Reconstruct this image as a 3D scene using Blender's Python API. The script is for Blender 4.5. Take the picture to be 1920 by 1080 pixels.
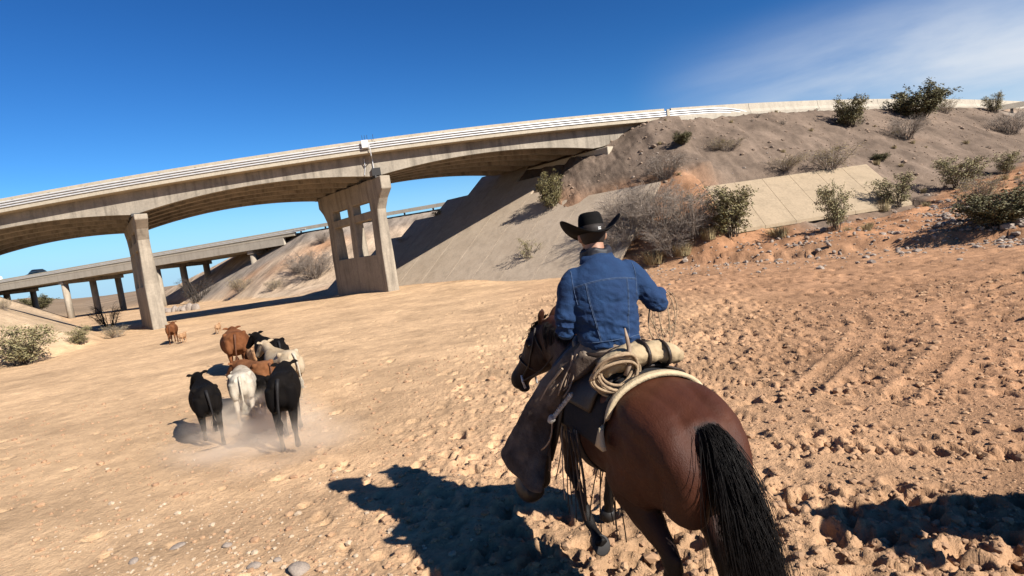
import bpy, bmesh, math, random
import numpy as np
from mathutils import Vector, Matrix, Quaternion
from mathutils.bvhtree import BVHTree

# ------------------------------------------------------------------ camera
for _o in list(bpy.data.objects):
    bpy.data.objects.remove(_o)
SC = bpy.context.scene
COL = SC.collection
CAM_H, ROLL, PITCH, LENS = 2.25, math.radians(8.0), math.radians(4.75), 20.0
_f = Vector((0, math.cos(PITCH), -math.sin(PITCH)))
_r0 = Vector((1, 0, 0))
_u0 = Vector((0, math.sin(PITCH), math.cos(PITCH)))
_R = _r0 * math.cos(ROLL) - _u0 * math.sin(ROLL)
_U = _r0 * math.sin(ROLL) + _u0 * math.cos(ROLL)
camd = bpy.data.cameras.new('camera')
camd.lens, camd.sensor_width, camd.clip_start, camd.clip_end = LENS, 36.0, 0.05, 20000
cam = bpy.data.objects.new('camera', camd)
COL.objects.link(cam)
cam.matrix_world = Matrix(((_R.x, _U.x, -_f.x, 0), (_R.y, _U.y, -_f.y, 0), (_R.z, _U.z, -_f.z, CAM_H), (0, 0, 0, 1)))
SC.camera = cam
FPX = LENS / 36.0 * 1920

# ------------------------------------------------------------------ world, sun, exposure
SUN_AZ = math.radians(132.0)      # clockwise from +Y (the way the camera looks)
SUN_EL = math.radians(34.0)
W = bpy.data.worlds.new('World')
SC.world = W
W.use_nodes = True
_nt = W.node_tree
_nt.nodes.clear()
_out = _nt.nodes.new('ShaderNodeOutputWorld')
_bg = _nt.nodes.new('ShaderNodeBackground')
_sky = _nt.nodes.new('ShaderNodeTexSky')
_sky.sky_type = 'NISHITA'
_sky.sun_disc = False
_sky.sun_elevation = SUN_EL
_sky.sun_rotation = SUN_AZ
_sky.altitude = 700
_sky.air_density = 1.0
_sky.dust_density = 0.12
_sky.ozone_density = 1.6
_bg.inputs['Strength'].default_value = 0.05
# thin cirrus band low in the sky
_tc = _nt.nodes.new('ShaderNodeTexCoord')
def _wn(t, **k):
    n = _nt.nodes.new(t)
    for a, b in k.items():
        setattr(n, a, b)
    return n
_L = _nt.links.new
_map = _wn('ShaderNodeMapping')
_map.inputs['Rotation'].default_value = (math.radians(8), math.radians(-16), math.radians(-52))
_map.inputs['Scale'].default_value = (1.0, 2.2, 7.0)
_L(_tc.outputs['Generated'], _map.inputs['Vector'])
_no = _wn('ShaderNodeTexNoise')
_no.inputs['Scale'].default_value = 1.5
_no.inputs['Detail'].default_value = 6
_no.inputs['Roughness'].default_value = 0.55
_no.inputs['Distortion'].default_value = 0.4
_L(_map.outputs[0], _no.inputs['Vector'])
# distance to the cloud bank's axis direction (a low bank off to one side)
_dir = Vector((math.sin(math.radians(50)), math.cos(math.radians(50)), 0.13)).normalized()
_dot = _wn('ShaderNodeVectorMath', operation='DOT_PRODUCT')
_L(_tc.outputs['Generated'], _dot.inputs[0])
_dot.inputs[1].default_value = _dir
_mr = _wn('ShaderNodeMapRange', interpolation_type='SMOOTHSTEP')
_mr.inputs['From Min'].default_value = 0.80
_mr.inputs['From Max'].default_value = 0.985
_L(_dot.outputs['Value'], _mr.inputs['Value'])
_sep = _wn('ShaderNodeSeparateXYZ')
_L(_tc.outputs['Generated'], _sep.inputs[0])
_mz = _wn('ShaderNodeMapRange', interpolation_type='SMOOTHSTEP')
_mz.inputs['From Min'].default_value = 0.30
_mz.inputs['From Max'].default_value = 0.15
_L(_sep.outputs['Z'], _mz.inputs['Value'])
_nr = _wn('ShaderNodeMapRange', interpolation_type='SMOOTHSTEP')
_nr.inputs['From Min'].default_value = 0.05
_nr.inputs['From Max'].default_value = 0.72
_L(_no.outputs['Fac'], _nr.inputs['Value'])
_m1 = _wn('ShaderNodeMath', operation='MULTIPLY')
_L(_mr.outputs[0], _m1.inputs[0]); _L(_mz.outputs[0], _m1.inputs[1])
_m2 = _wn('ShaderNodeMath', operation='MULTIPLY')
_L(_m1.outputs[0], _m2.inputs[0]); _L(_nr.outputs[0], _m2.inputs[1])
_hs = _wn('ShaderNodeHueSaturation')
_hs.inputs['Saturation'].default_value = 1.25
_hs.inputs['Value'].default_value = 1.0
_L(_sky.outputs[0], _hs.inputs['Color'])
_mix = _wn('ShaderNodeMix', data_type='RGBA')
_L(_m2.outputs[0], _mix.inputs['Factor'])
_tint = _wn('ShaderNodeMix', data_type='RGBA', blend_type='MULTIPLY')
_tint.inputs['Factor'].default_value = 1.0
_tint.inputs['B'].default_value = (.66, 1.0, 1.22, 1)
_g0 = _wn('ShaderNodeVectorMath', operation='SCALE'); _g0.inputs['Scale'].default_value = .115
_g1 = _wn('ShaderNodeGamma'); _g1.inputs['Gamma'].default_value = 1.33
_g2 = _wn('ShaderNodeVectorMath', operation='SCALE'); _g2.inputs['Scale'].default_value = 8.6
_L(_hs.outputs[0], _g0.inputs[0]); _L(_g0.outputs[0], _g1.inputs['Color']); _L(_g1.outputs[0], _g2.inputs[0])
_L(_g2.outputs[0], _tint.inputs['A'])
_hz = _wn('ShaderNodeMapRange', interpolation_type='SMOOTHSTEP')   # pale haze low over the horizon
_hz.inputs['From Min'].default_value = 0.17
_hz.inputs['From Max'].default_value = 0.0
_hz.inputs['To Max'].default_value = 0.9
_L(_sep.outputs['Z'], _hz.inputs['Value'])
_hm = _wn('ShaderNodeMix', data_type='RGBA')
_L(_hz.outputs[0], _hm.inputs['Factor'])
_L(_tint.outputs['Result'], _hm.inputs['A'])
_hm.inputs['B'].default_value = (3.4, 5.6, 8.0, 1)
_L(_hm.outputs['Result'], _mix.inputs['A'])
_mix.inputs['B'].default_value = (6.4, 6.9, 7.6, 1)
_L(_mix.outputs['Result'], _bg.inputs['Color'])
_L(_bg.outputs[0], _out.inputs['Surface'])

sund = bpy.data.lights.new('sun', 'SUN')
sund.energy = 5.0
sund.angle = math.radians(0.53)
sund.color = (1.0, 0.955, 0.885)
sun = bpy.data.objects.new('sun', sund)
COL.objects.link(sun)
TOSUN = Vector((math.sin(SUN_AZ) * math.cos(SUN_EL), math.cos(SUN_AZ) * math.cos(SUN_EL), math.sin(SUN_EL)))
sun.rotation_euler = TOSUN.to_track_quat('Z', 'Y').to_euler()
sun.location = (0, 0, 60)
vs = SC.view_settings
vs.view_transform = 'Standard'
vs.look = 'None'
vs.gamma = 1.0
vs.use_curve_mapping = False
vs.exposure = 1.2
SC.render.engine = 'CYCLES'
SC.cycles.max_bounces = 6
SC.cycles.diffuse_bounces = 3
SC.cycles.glossy_bounces = 2
SC.cycles.transparent_max_bounces = 8
SC.cycles.volume_bounces = 3
SC.cycles.use_denoising = True

# ------------------------------------------------------------------ helpers
def ray_dir(px, py):
    """direction of a picture point, used once to measure where things stand"""
    return _f + _R * ((px - 960) / FPX) - _U * ((py - 540) / FPX)
def atz(px, py, z=0.0):
    d = ray_dir(px, py)
    return Vector((0, 0, CAM_H)) + d * ((z - CAM_H) / d.z)
def aty(px, py, y):
    d = ray_dir(px, py)
    return Vector((0, 0, CAM_H)) + d * (y / d.y)

rng = np.random.default_rng(7)
random.seed(7)

def tag(o, label=None, cat=None, group=None, kind=None):
    if label: o['label'] = label
    if cat: o['category'] = cat
    if group: o['group'] = group
    if kind: o['kind'] = kind
    return o
def empty(name, loc=(0, 0, 0), rz=0.0):
    o = bpy.data.objects.new(name, None)
    o.empty_display_size = 0.2
    o.location = loc
    o.rotation_euler = (0, 0, rz)
    COL.objects.link(o)
    return o
def link(name, me, mat=None, parent=None):
    o = bpy.data.objects.new(name, me)
    if mat is not None and not len(me.materials):
        me.materials.append(mat)
    COL.objects.link(o)
    if parent is not None:
        o.parent = parent
    return o
def pymesh(name, V, F, smooth=False):
    me = bpy.data.meshes.new(name)
    me.from_pydata([tuple(v) for v in V], [], F)
    if smooth:
        me.polygons.foreach_set('use_smooth', [True] * len(me.polygons))
    me.update()
    return me
def fix_normals(me):
    bm = bmesh.new(); bm.from_mesh(me)
    bmesh.ops.recalc_face_normals(bm, faces=bm.faces)
    bm.to_mesh(me); bm.free()
    return me
class MB:
    """collects vertices and faces of one mesh"""
    def __init__(s): s.V = []; s.F = []
    def add(s, V, F):
        o = len(s.V); s.V += [tuple(v) for v in V]; s.F += [tuple(i + o for i in f) for f in F]
    def box(s, lo, hi, M=None):
        x0, y0, z0 = lo; x1, y1, z1 = hi
        V = [Vector(p) for p in ((x0,y0,z0),(x1,y0,z0),(x1,y1,z0),(x0,y1,z0),(x0,y0,z1),(x1,y0,z1),(x1,y1,z1),(x0,y1,z1))]
        if M is not None: V = [M @ v for v in V]
        s.add(V, [(0,3,2,1),(4,5,6,7),(0,1,5,4),(1,2,6,5),(2,3,7,6),(3,0,4,7)])
    def tube(s, pts, rad, n=8, cap=True):
        pts = [Vector(p) for p in pts]
        if not hasattr(rad, '__len__'): rad = [rad] * len(pts)
        V = []; F = []; up = None
        for i, p in enumerate(pts):
            t = (pts[min(i + 1, len(pts) - 1)] - pts[max(i - 1, 0)])
            t = t.normalized() if t.length > 1e-9 else Vector((0, 0, 1))
            if up is None:
                up = Vector((0, 0, 1)) if abs(t.z) < 0.9 else Vector((1, 0, 0))
            a = up - t * up.dot(t)
            a = a.normalized() if a.length > 1e-6 else t.orthogonal().normalized()
            up = a; b = t.cross(a)
            for k in range(n):
                th = 2 * math.pi * k / n
                V.append(p + (a * math.cos(th) + b * math.sin(th)) * rad[i])
        m = len(pts)
        for i in range(m - 1):
            for k in range(n):
                k2 = (k + 1) % n
                F.append((i*n+k, i*n+k2, (i+1)*n+k2, (i+1)*n+k))
        if cap:
            F.append(tuple(range(n))[::-1]); F.append(tuple((m-1)*n+k for k in range(n)))
        s.add(V, F)
    def mesh(s, name, smooth=False):
        return fix_normals(pymesh(name, s.V, s.F, smooth))
    def build(s, name, mat, parent=None, smooth=False):
        return link(name, s.mesh(name, smooth), mat, parent)
def bevel_mesh(me, w=0.02, seg=1):
    bm = bmesh.new(); bm.from_mesh(me)
    bmesh.ops.remove_doubles(bm, verts=bm.verts, dist=1e-5)
    ed = [e for e in bm.edges if len(e.link_faces) == 2 and e.calc_face_angle(0) > 0.5]
    bmesh.ops.bevel(bm, geom=ed, offset=w, segments=seg, affect='EDGES', clamp_overlap=True)
    bm.to_mesh(me); bm.free()
    return me

# numpy gradient-ish noise -------------------------------------------------
def _hash(ix, iy, seed):
    h = (ix.astype(np.int64) * 374761393 + iy.astype(np.int64) * 668265263 + seed * 1442695041) & 0xFFFFFFFF
    h = ((h ^ (h >> 13)) * 1274126177) & 0xFFFFFFFF
    h = h ^ (h >> 16)
    return (h & 0xFFFFFF).astype(np.float32) / np.float32(0xFFFFFF)
def vnoise(x, y, seed=0):
    xi = np.floor(x); yi = np.floor(y)
    fx = (x - xi).astype(np.float32); fy = (y - yi).astype(np.float32)
    fx = fx*fx*fx*(fx*(fx*6-15)+10); fy = fy*fy*fy*(fy*(fy*6-15)+10)
    xi = xi.astype(np.int64); yi = yi.astype(np.int64)
    a = _hash(xi, yi, seed); b = _hash(xi+1, yi, seed); c = _hash(xi, yi+1, seed); d = _hash(xi+1, yi+1, seed)
    return (a + (b-a)*fx) * (1-fy) + (c + (d-c)*fx) * fy - 0.5
def fbm(x, y, oct=4, seed=0, gain=0.5):
    r = 0; a = 1.0; ca, sa = 0.8, 0.6
    for o in range(oct):
        r = r + a * vnoise(x, y, seed + o * 17)
        x, y = (x*ca - y*sa) * 2.03 + 11.3, (x*sa + y*ca) * 2.03 - 7.1
        a *= gain
    return r
def sstep(a, b, x):
    t = np.clip((x - a) / (b - a), 0, 1)
    return t * t * (3 - 2 * t)

# materials ----------------------------------------------------------------
ALB = .64      # one scale for every albedo below
def mat(name, col, col2=None, rough=0.8, scale=6.0, bump=0.0, bscale=40.0, spec=0.3, metal=0.0, detail=5.0,
        coords='Object', stretch=None, sheen=0.0, attr=None, lo=0.35, hi=0.65, coat=0.0):
    col = tuple(c*ALB for c in col); col2 = None if col2 is None else tuple(c*ALB for c in col2)
    m = bpy.data.materials.new(name); m.use_nodes = True
    nt = m.node_tree; P = nt.nodes['Principled BSDF']
    P.inputs['Roughness'].default_value = rough
    P.inputs['Specular IOR Level'].default_value = spec
    P.inputs['Metallic'].default_value = metal
    if sheen: P.inputs['Sheen Weight'].default_value = sheen
    if coat: P.inputs['Coat Weight'].default_value = coat
    tc = nt.nodes.new('ShaderNodeTexCoord')
    src = tc.outputs[coords]
    if stretch:
        mp = nt.nodes.new('ShaderNodeMapping'); mp.inputs['Scale'].default_value = stretch
        nt.links.new(src, mp.inputs[0]); src = mp.outputs[0]
    cur = None
    if attr:
        at = nt.nodes.new('ShaderNodeAttribute'); at.attribute_name = attr
        cur = at.outputs['Color']
    if col2 is not None or attr:
        n = nt.nodes.new('ShaderNodeTexNoise'); n.inputs['Scale'].default_value = scale; n.inputs['Detail'].default_value = detail
        n.inputs['Roughness'].default_value = 0.6
        nt.links.new(src, n.inputs['Vector'])
        mr = nt.nodes.new('ShaderNodeMapRange'); mr.inputs['From Min'].default_value = lo; mr.inputs['From Max'].default_value = hi
        nt.links.new(n.outputs['Fac'], mr.inputs['Value'])
        mx = nt.nodes.new('ShaderNodeMix'); mx.data_type = 'RGBA'
        nt.links.new(mr.outputs[0], mx.inputs['Factor'])
        if attr:
            mul = nt.nodes.new('ShaderNodeMix'); mul.data_type = 'RGBA'; mul.blend_type = 'MULTIPLY'
            mul.inputs['Factor'].default_value = 1.0
            mx.inputs['A'].default_value = (*col, 1); mx.inputs['B'].default_value = (*(col2 or col), 1)
            nt.links.new(cur, mul.inputs['A']); nt.links.new(mx.outputs['Result'], mul.inputs['B'])
            nt.links.new(mul.outputs['Result'], P.inputs['Base Color'])
        else:
            mx.inputs['A'].default_value = (*col, 1); mx.inputs['B'].default_value = (*col2, 1)
            nt.links.new(mx.outputs['Result'], P.inputs['Base Color'])
    else:
        P.inputs['Base Color'].default_value = (*col, 1)
    if bump:
        n2 = nt.nodes.new('ShaderNodeTexNoise'); n2.inputs['Scale'].default_value = bscale; n2.inputs['Detail'].default_value = 6
        n2.inputs['Roughness'].default_value = 0.65
        nt.links.new(src, n2.inputs['Vector'])
        b = nt.nodes.new('ShaderNodeBump'); b.inputs['Strength'].default_value = bump; b.inputs['Distance'].default_value = 0.02
        nt.links.new(n2.outputs['Fac'], b.inputs['Height'])
        nt.links.new(b.outputs[0], P.inputs['Normal'])
    return m
M = {}
# ------------------------------------------------------------------ road alignment (near edge of the near bridge)
_rp = np.array([(-60, 34.6, 6.9), (-40, 33.0, 7.75), (-27.7, 32.3, 8.37), (-20.4, 32.1, 8.86), (-13.3, 33.0, 9.15), (-6.56, 34.3, 9.33), (1.42, 36.0, 9.42),
                (11.4, 38.3, 9.40), (17.95, 40.3, 9.33), (30.05, 44.7, 9.08), (49.9, 54.0, 8.53), (80, 71, 7.6)])
_cy = np.polyfit(_rp[:, 0], _rp[:, 1], 4, w=[.5, .8, 1, 1, 1, 1, 1, 1, 1, 1, 1, .5])
_cz = np.polyfit(_rp[:, 0], _rp[:, 2], 4, w=[.5, .8, 1, 1, 1, 1, 1, 1, 1, 1, 1, .5])
_cyd = np.polyder(_cy)
RX0, RX1 = -62.0, 82.0
def road_y(x):
    xc = np.clip(x, RX0, RX1)
    return np.polyval(_cy, xc) + (x - xc) * np.polyval(_cyd, xc)
def road_z(x):
    return np.polyval(_cz, np.clip(x, RX0, RX1))
def road_sl(x):
    return np.polyval(_cyd, np.clip(x, RX0, RX1))
ROAD_W = 9.6
def road_coord(x, y):
    """station x' and offset v (positive to the far side) of plan points"""
    xs = np.array(x, float)
    for _ in range(4):
        sl = road_sl(xs); c = 1 / np.sqrt(1 + sl * sl)
        along = ((x - xs) + (y - road_y(xs)) * sl) * c
        xs = xs + along * c
    sl = road_sl(xs); c = 1 / np.sqrt(1 + sl * sl)
    v = (-(x - xs) * sl + (y - road_y(xs))) * c
    return xs, v
def road_pt(x, v, dz=0.0):
    sl = float(road_sl(x)); c = 1 / math.sqrt(1 + sl * sl)
    return Vector((x - v * sl * c, float(road_y(x)) + v * c, float(road_z(x)) + dz))

# second road beyond it (straight)
R2A, R2B = np.array([-88.2, 100.0]), np.array([-28.6, 77.0])
R2D = (R2B - R2A) / np.linalg.norm(R2B - R2A); R2N = np.array([-R2D[1], R2D[0]])
R2Z, R2W = 7.85, 10.5
def r2_coord(x, y):
    return (x - R2A[0]) * R2D[0] + (y - R2A[1]) * R2D[1], (x - R2A[0]) * R2N[0] + (y - R2A[1]) * R2N[1]

# banks of the wash
TOE_R = np.array([(70, -34), (42, -4), (16.7, 18.4), (11.5, 22.5), (7.2, 26.3), (1.2, 30.6), (-6.3, 38.0), (-45, 82), (-110, 158), (-300, 390)], float)
TOE_L = np.array([(-300, 380), (-110, 138), (-60, 77), (-23.4, 32.6), (-20.4, 28.0), (-20.6, 24.5), (-24, 19), (-34, 10), (-60, -20)], float)
def sdist(x, y, P):
    """distance to an open polyline, positive on its right-hand side walking along it"""
    best = np.full(x.shape, 1e9); sg = np.ones(x.shape)
    for (ax, ay), (bx, by) in zip(P[:-1], P[1:]):
        dx, dy = bx - ax, by - ay; L2 = dx*dx + dy*dy
        t = np.clip(((x-ax)*dx + (y-ay)*dy) / L2, 0, 1)
        qx, qy = x - ax - t*dx, y - ay - t*dy
        d = qx*qx + qy*qy
        cr = dx*(y-ay) - dy*(x-ax)
        m = d < best - 1e-9
        best = np.where(m, d, best); sg = np.where(m, np.where(cr < 0, 1.0, -1.0), sg)
    return np.sqrt(best) * sg
def bank_coords(x, y):
    return sdist(x, y, TOE_R), sdist(x, y, TOE_L[::-1]) * -1.0
def smin(a, b, k):
    h = np.clip(0.5 + 0.5*(b-a)/k, 0, 1)
    return b*(1-h) + a*h - k*h*(1-h)
def smax(a, b, k):
    return -smin(-a, -b, k)
TDIR_ = np.array([-7.5, 7.4])/math.hypot(7.5, 7.4)
_sa, _sb, _st = aty(1310, 433, 27.2), aty(1700, 372, 29.6), aty(1270, 359, 30.6)
SLAB_P = (np.array(_sa), np.array(_sb-_sa), np.array(_st-_sa))
APR = 1.30        # run per rise of the paved slope under the bridge
def terrain(x, y, parts=False):
    """large shape of the place, without the fine relief"""
    s, sl = bank_coords(x, y)
    floor = 0.06*fbm(x*.25, y*.25, 3, 5) - 0.0065*np.clip(y-30, 0, 110) + 0.25*sstep(30, 36, y)*sstep(-16, -8, x)*sstep(48, 40, y)
    sp = np.clip(s, 0, None)
    hill = fbm(x*.012+3, y*.012, 4, 21)
    far = sstep(120, 420, np.hypot(x, y))
    nat = 0.62*(1-np.exp(-sp/2.5)) + 0.04*np.clip(sp, 0, 12) + 0.10*np.clip(sp-9, 0, 24) + 0.02*np.clip(sp-34, 0, 60) + sp.clip(0, 6)*.05*fbm(x*.35, y*.35, 3, 9)
    nat = nat + 0.22*sstep(0.05, 0.32, s - 0.7*fbm(x*.5, y*.5, 3, 31) - .25*fbm(x*2.5, y*2.5, 3, 33))*sstep(34, 28, y)
    nat = nat*(1-0.35*far) + far*(1.5*hill + 0.004*np.hypot(x, y)**0.9)
    # left bank
    lp = np.clip(sl, 0, None)
    left = smin(lp/1.75, 3.2+0.03*lp + .5*fbm(x*.1, y*.1, 3, 44), 1.0)
    left = left*(1-0.55*far) + far*(1.5*hill + 0.004*np.hypot(x, y)**0.9)
    z = floor + np.where(s > 0, nat, 0) + np.where((sl > 0) & (s <= 0), left, 0)
    # near road embankment
    xs, v = road_coord(x, y)
    top = road_z(xs) - 0.92
    dout = np.maximum(np.maximum(-v - 0.9, (v - ROAD_W + .1)*1.5), 0)
    rill = 0.35*fbm(xs*.45, v*.1, 4, 61)*sstep(0.5, 4, dout)
    e1 = top - dout/1.42 + rill
    paved = s/APR
    e1c = smin(e1, paved, .9)
    z1 = np.where(s > 0, np.maximum(z, np.where(x > -30, e1c, -9)), z)
    # soil drifted over the upper edge and the near end of the slope paving
    u = (x-1.2)*TDIR_[0] + (y-30.6)*TDIR_[1]
    sb = 4.6 + 8.5*sstep(2.0, 5.5, u) - 4.8*sstep(-2.5, -8.0, u) + 2.2*fbm(x*.45, y*.45, 4, 65)
    cov = sstep(0, 1.3, s - sb)*sstep(-14, -8, -np.abs(u))
    z1 = z1 + np.where((s > 0) & (e1 > paved - .8), .28*cov*(1+.5*fbm(x*.7, y*.7, 3, 66)), 0)
    # bed of the pale slab at the embankment foot
    p0, pu, pv = SLAB_P
    den = pu[0]*pv[1]-pu[1]*pv[0]
    qu = ((x-p0[0])*pv[1]-(y-p0[1])*pv[0])/den; qv = (-(x-p0[0])*pu[1]+(y-p0[1])*pu[0])/den
    zp = p0[2]+qu*pu[2]+qv*pv[2]
    ins = sstep(-.03, .02, qu-.10-.10*fbm(x*.6, y*.6, 3, 67))*sstep(1.03, 1.0, qu)*sstep(-.9, -.1, qv)*sstep(1.10, 1.02, qv)
    z1 = z1*(1-ins) + np.minimum(z1, zp-.10)*ins
    # second road
    a2, v2 = r2_coord(x, y)
    d2 = np.maximum(np.maximum(-v2 - 0.8, v2 - R2W - 0.8), 0)
    e2 = np.minimum(R2Z - 0.9 - d2/1.7 + .3*fbm(a2*.3, v2*.1, 3, 71)*sstep(.5, 4, d2), s/1.45)
    z1 = np.where((s > 0), np.maximum(z1, e2), z1)
    e2l = np.minimum(R2Z - 0.9 - d2/1.7, sl/1.6)
    z1 = np.where((sl > 0) & (s <= 0) & (x < -62), np.maximum(z1, e2l), z1)
    if parts:
        return z1, s, sl, e1, xs, v, dout, e2
    return z1
def ground_z(x, y):
    return float(terrain(np.array([float(x)]), np.array([float(y)]))[0])

# ------------------------------------------------------------------ the ground sheet
def axis(fine, k, start, lim, k2, lim2):
    r = [0.0]
    while r[-1] < lim:
        r.append(r[-1] + max(fine, k * abs(r[-1] + start)))
    while r[-1] < lim2:
        r.append(r[-1] * (1 + k2))
    return np.array(r)
_xp = axis(0.021, 0.0080, 0, 130, 0.06, 4000)
gx = np.concatenate([-_xp[:0:-1], _xp]) + 0.3
_yp = axis(0.0165, 0.0070, 2.3, 130, 0.06, 4500)
_yb = axis(0.25, 0.3, 0, 5, .6, 900)
gy = np.concatenate([2.3 - _yb[:0:-1], 2.3 + _yp])
NX, NY = len(gx), len(gy)
GX, GY = np.meshgrid(gx, gy)
GZ, S_, SL_, E1_, XS_, V_, DO_, E2_ = terrain(GX, GY, True)
GZ = GZ.astype(np.float64)
RNG_ = np.hypot(GX, GY)
onfloor = (S_ < 0.3) & (SL_ < 0.4)
churn = 0.12 + 0.88*sstep(-3.5, 2.0, GX - 0.12*(GY-6) + 2.2*fbm(GX*.35, GY*.35, 3, 81))   # trampled towards the right
churn = np.where(onfloor, churn, 0.35)
# smooth drive lanes on the right, run along by tyres
lane = np.zeros_like(GX)
def world_path(px, n=200):
    P = np.array([[*atz(a, b)[:2]] for a, b in px])
    # Catmull-Rom
    out = []
    Q = np.vstack([2*P[0]-P[1], P, 2*P[-1]-P[-2]])
    for i in range(1, len(Q)-2):
        for t in np.linspace(0, 1, max(4, n//(len(P)-1)), endpoint=False):
            out.append(0.5*((2*Q[i]) + (-Q[i-1]+Q[i+1])*t + (2*Q[i-1]-5*Q[i]+4*Q[i+1]-Q[i+2])*t*t + (-Q[i-1]+3*Q[i]-3*Q[i+1]+Q[i+2])*t**3))
    out.append(P[-1])
    return np.array(out)
TRACKS = [
    [(1180, 690), (1290, 706), (1400, 722), (1523, 732), (1658, 744), (1792, 752), (1960, 768)],
    [(1330, 770), (1430, 792), (1529, 800), (1600, 785), (1658, 763), (1722, 715), (1776, 661), (1787, 618), (1749, 572), (1669, 545), (1560, 535), (1400, 540)],
    [(1500, 742), (1556, 690), (1604, 645), (1618, 607), (1588, 577), (1534, 556), (1420, 550)],
    [(1440, 838), (1580, 846), (1722, 850), (1830, 855), (1960, 862)],
    [(1560, 800), (1700, 806), (1830, 812), (1960, 822)],
]
DZ = np.zeros_like(GZ)
flatten = np.zeros_like(GZ)
for tr in TRACKS:
    P = world_path(tr, 120)
    seg = np.diff(P, axis=0); L = np.hypot(seg[:, 0], seg[:, 1]); cum = np.concatenate([[0], np.cumsum(L)])
    x0, x1 = P[:, 0].min()-.5, P[:, 0].max()+.5; y0, y1 = P[:, 1].min()-.5, P[:, 1].max()+.5
    i0, i1 = np.searchsorted(gx, [x0, x1]); j0, j1 = np.searchsorted(gy, [y0, y1])
    X = GX[j0:j1, i0:i1]; Y = GY[j0:j1, i0:i1]
    bd = np.full(X.shape, 1e9); arc = np.zeros(X.shape); off = np.zeros(X.shape)
    for k in range(len(seg)):
        if L[k] < 1e-6: continue
        t = np.clip(((X-P[k, 0])*seg[k, 0] + (Y-P[k, 1])*seg[k, 1])/L[k]**2, 0, 1)
        qx, qy = X-P[k, 0]-t*seg[k, 0], Y-P[k, 1]-t*seg[k, 1]
        d = np.hypot(qx, qy); m = d < bd
        bd = np.where(m, d, bd); arc = np.where(m, cum[k]+t*L[k], arc)
        off = np.where(m, (seg[k, 0]*(Y-P[k, 1]) - seg[k, 1]*(X-P[k, 0]))/L[k], off)
    w = 0.125
    inside = sstep(w+.05, w-.02, bd)
    ph = (arc + 0.55*np.abs(off))/0.115*2*np.pi
    tread = 0.5+0.5*np.tanh(2.2*np.sin(ph))
    broken = sstep(-.28, .05, fbm(X*.9, Y*.9, 3, 91))
    dz = inside*(-0.028 + 0.034*tread)*broken + 0.028*np.exp(-((bd-w-.06)/.05)**2)*broken
    DZ[j0:j1, i0:i1] += dz*(1.3 if len(tr) < 7 else .95)
    flatten[j0:j1, i0:i1] = np.maximum(flatten[j0:j1, i0:i1], sstep(.55, .12, bd)*.75)
# smooth blown lane between tracks
for (a, b, w) in [((1500, 880), (1960, 905), .22), ((1450, 770), (1960, 790), .3), ((1500, 868), (1800, 880), .2)]:
    A = atz(*a); B = atz(*b)
    t = np.clip(((GX-A.x)*(B.x-A.x) + (GY-A.y)*(B.y-A.y))/((B.x-A.x)**2+(B.y-A.y)**2), 0, 1)
    d = np.hypot(GX-A.x-t*(B.x-A.x), GY-A.y-t*(B.y-A.y))
    flatten = np.maximum(flatten, sstep(w*1.6, w*.6, d + .12*fbm(GX*1.6, GY*1.6, 3, 95))*.8)
flatten = np.where(GY > 40, 0, flatten)
amp = np.where(onfloor, churn*(1-flatten), 0.4)
near = sstep(34, 10, RNG_)
ripple = 0.020*fbm(GX*2.2, GY*2.2, 3, 101) + 0.06*fbm(GX*.55, GY*.55, 2, 102)*sstep(20, 6, RNG_)
clod = np.clip(fbm(GX*7.5, GY*7.5, 4, 111, .58), -.35, .8)
clod2 = np.abs(fbm(GX*4.0+9, GY*4.0, 4, 121, .55))
DZ += near*amp*(0.011*np.tanh(3.2*clod) + 0.012*(clod2-.12) - 0.026*np.abs(fbm(GX*11+3, GY*11, 3, 117)) + 0.013*np.tanh(4*fbm(GX*19, GY*19, 2, 115))) + ripple*np.where(onfloor, (.35+.65*amp), .8)
bankm = np.where(onfloor, 0, 1)*sstep(75, 30, RNG_)*np.where((SL_ > 0) & (S_ < 0), .35, 1.0)
DZ += bankm*(0.14*fbm(GX*1.3, GY*1.3, 5, 131, .6) - 0.20*np.abs(fbm(XS_*.9, V_*.28, 4, 133, .55))*sstep(1, 5, S_) + 0.10*fbm(GX*.45, GY*.45, 3, 135))
# keep soil off the paving panels
_u = (GX-1.2)*TDIR_[0] + (GY-30.6)*TDIR_[1]
DZ = np.where((S_ > 0) & (_u > -4.5) & (_u < 24) & (np.abs(GZ - S_/APR) < .35), np.minimum(DZ, .03) , DZ)
_p0, _pu, _pv = SLAB_P; _den = _pu[0]*_pv[1]-_pu[1]*_pv[0]
_qu = ((GX-_p0[0])*_pv[1]-(GY-_p0[1])*_pv[0])/_den; _qv = (-(GX-_p0[0])*_pu[1]+(GY-_p0[1])*_pu[0])/_den
DZ = np.where((_qu > .12) & (_qu < 1.02) & (_qv > -.08) & (_qv < 1.0), np.minimum(DZ, .02), DZ)
# wind/hoof ruts running down the wash beyond the herd
rut = fbm(GX*.9 + GY*.25, GY*2.6, 3, 141)
DZ += np.where(onfloor, 1, 0)*sstep(7, 14, GY)*sstep(60, 25, GY)*0.05*rut*(.4+.6*churn)
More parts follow.
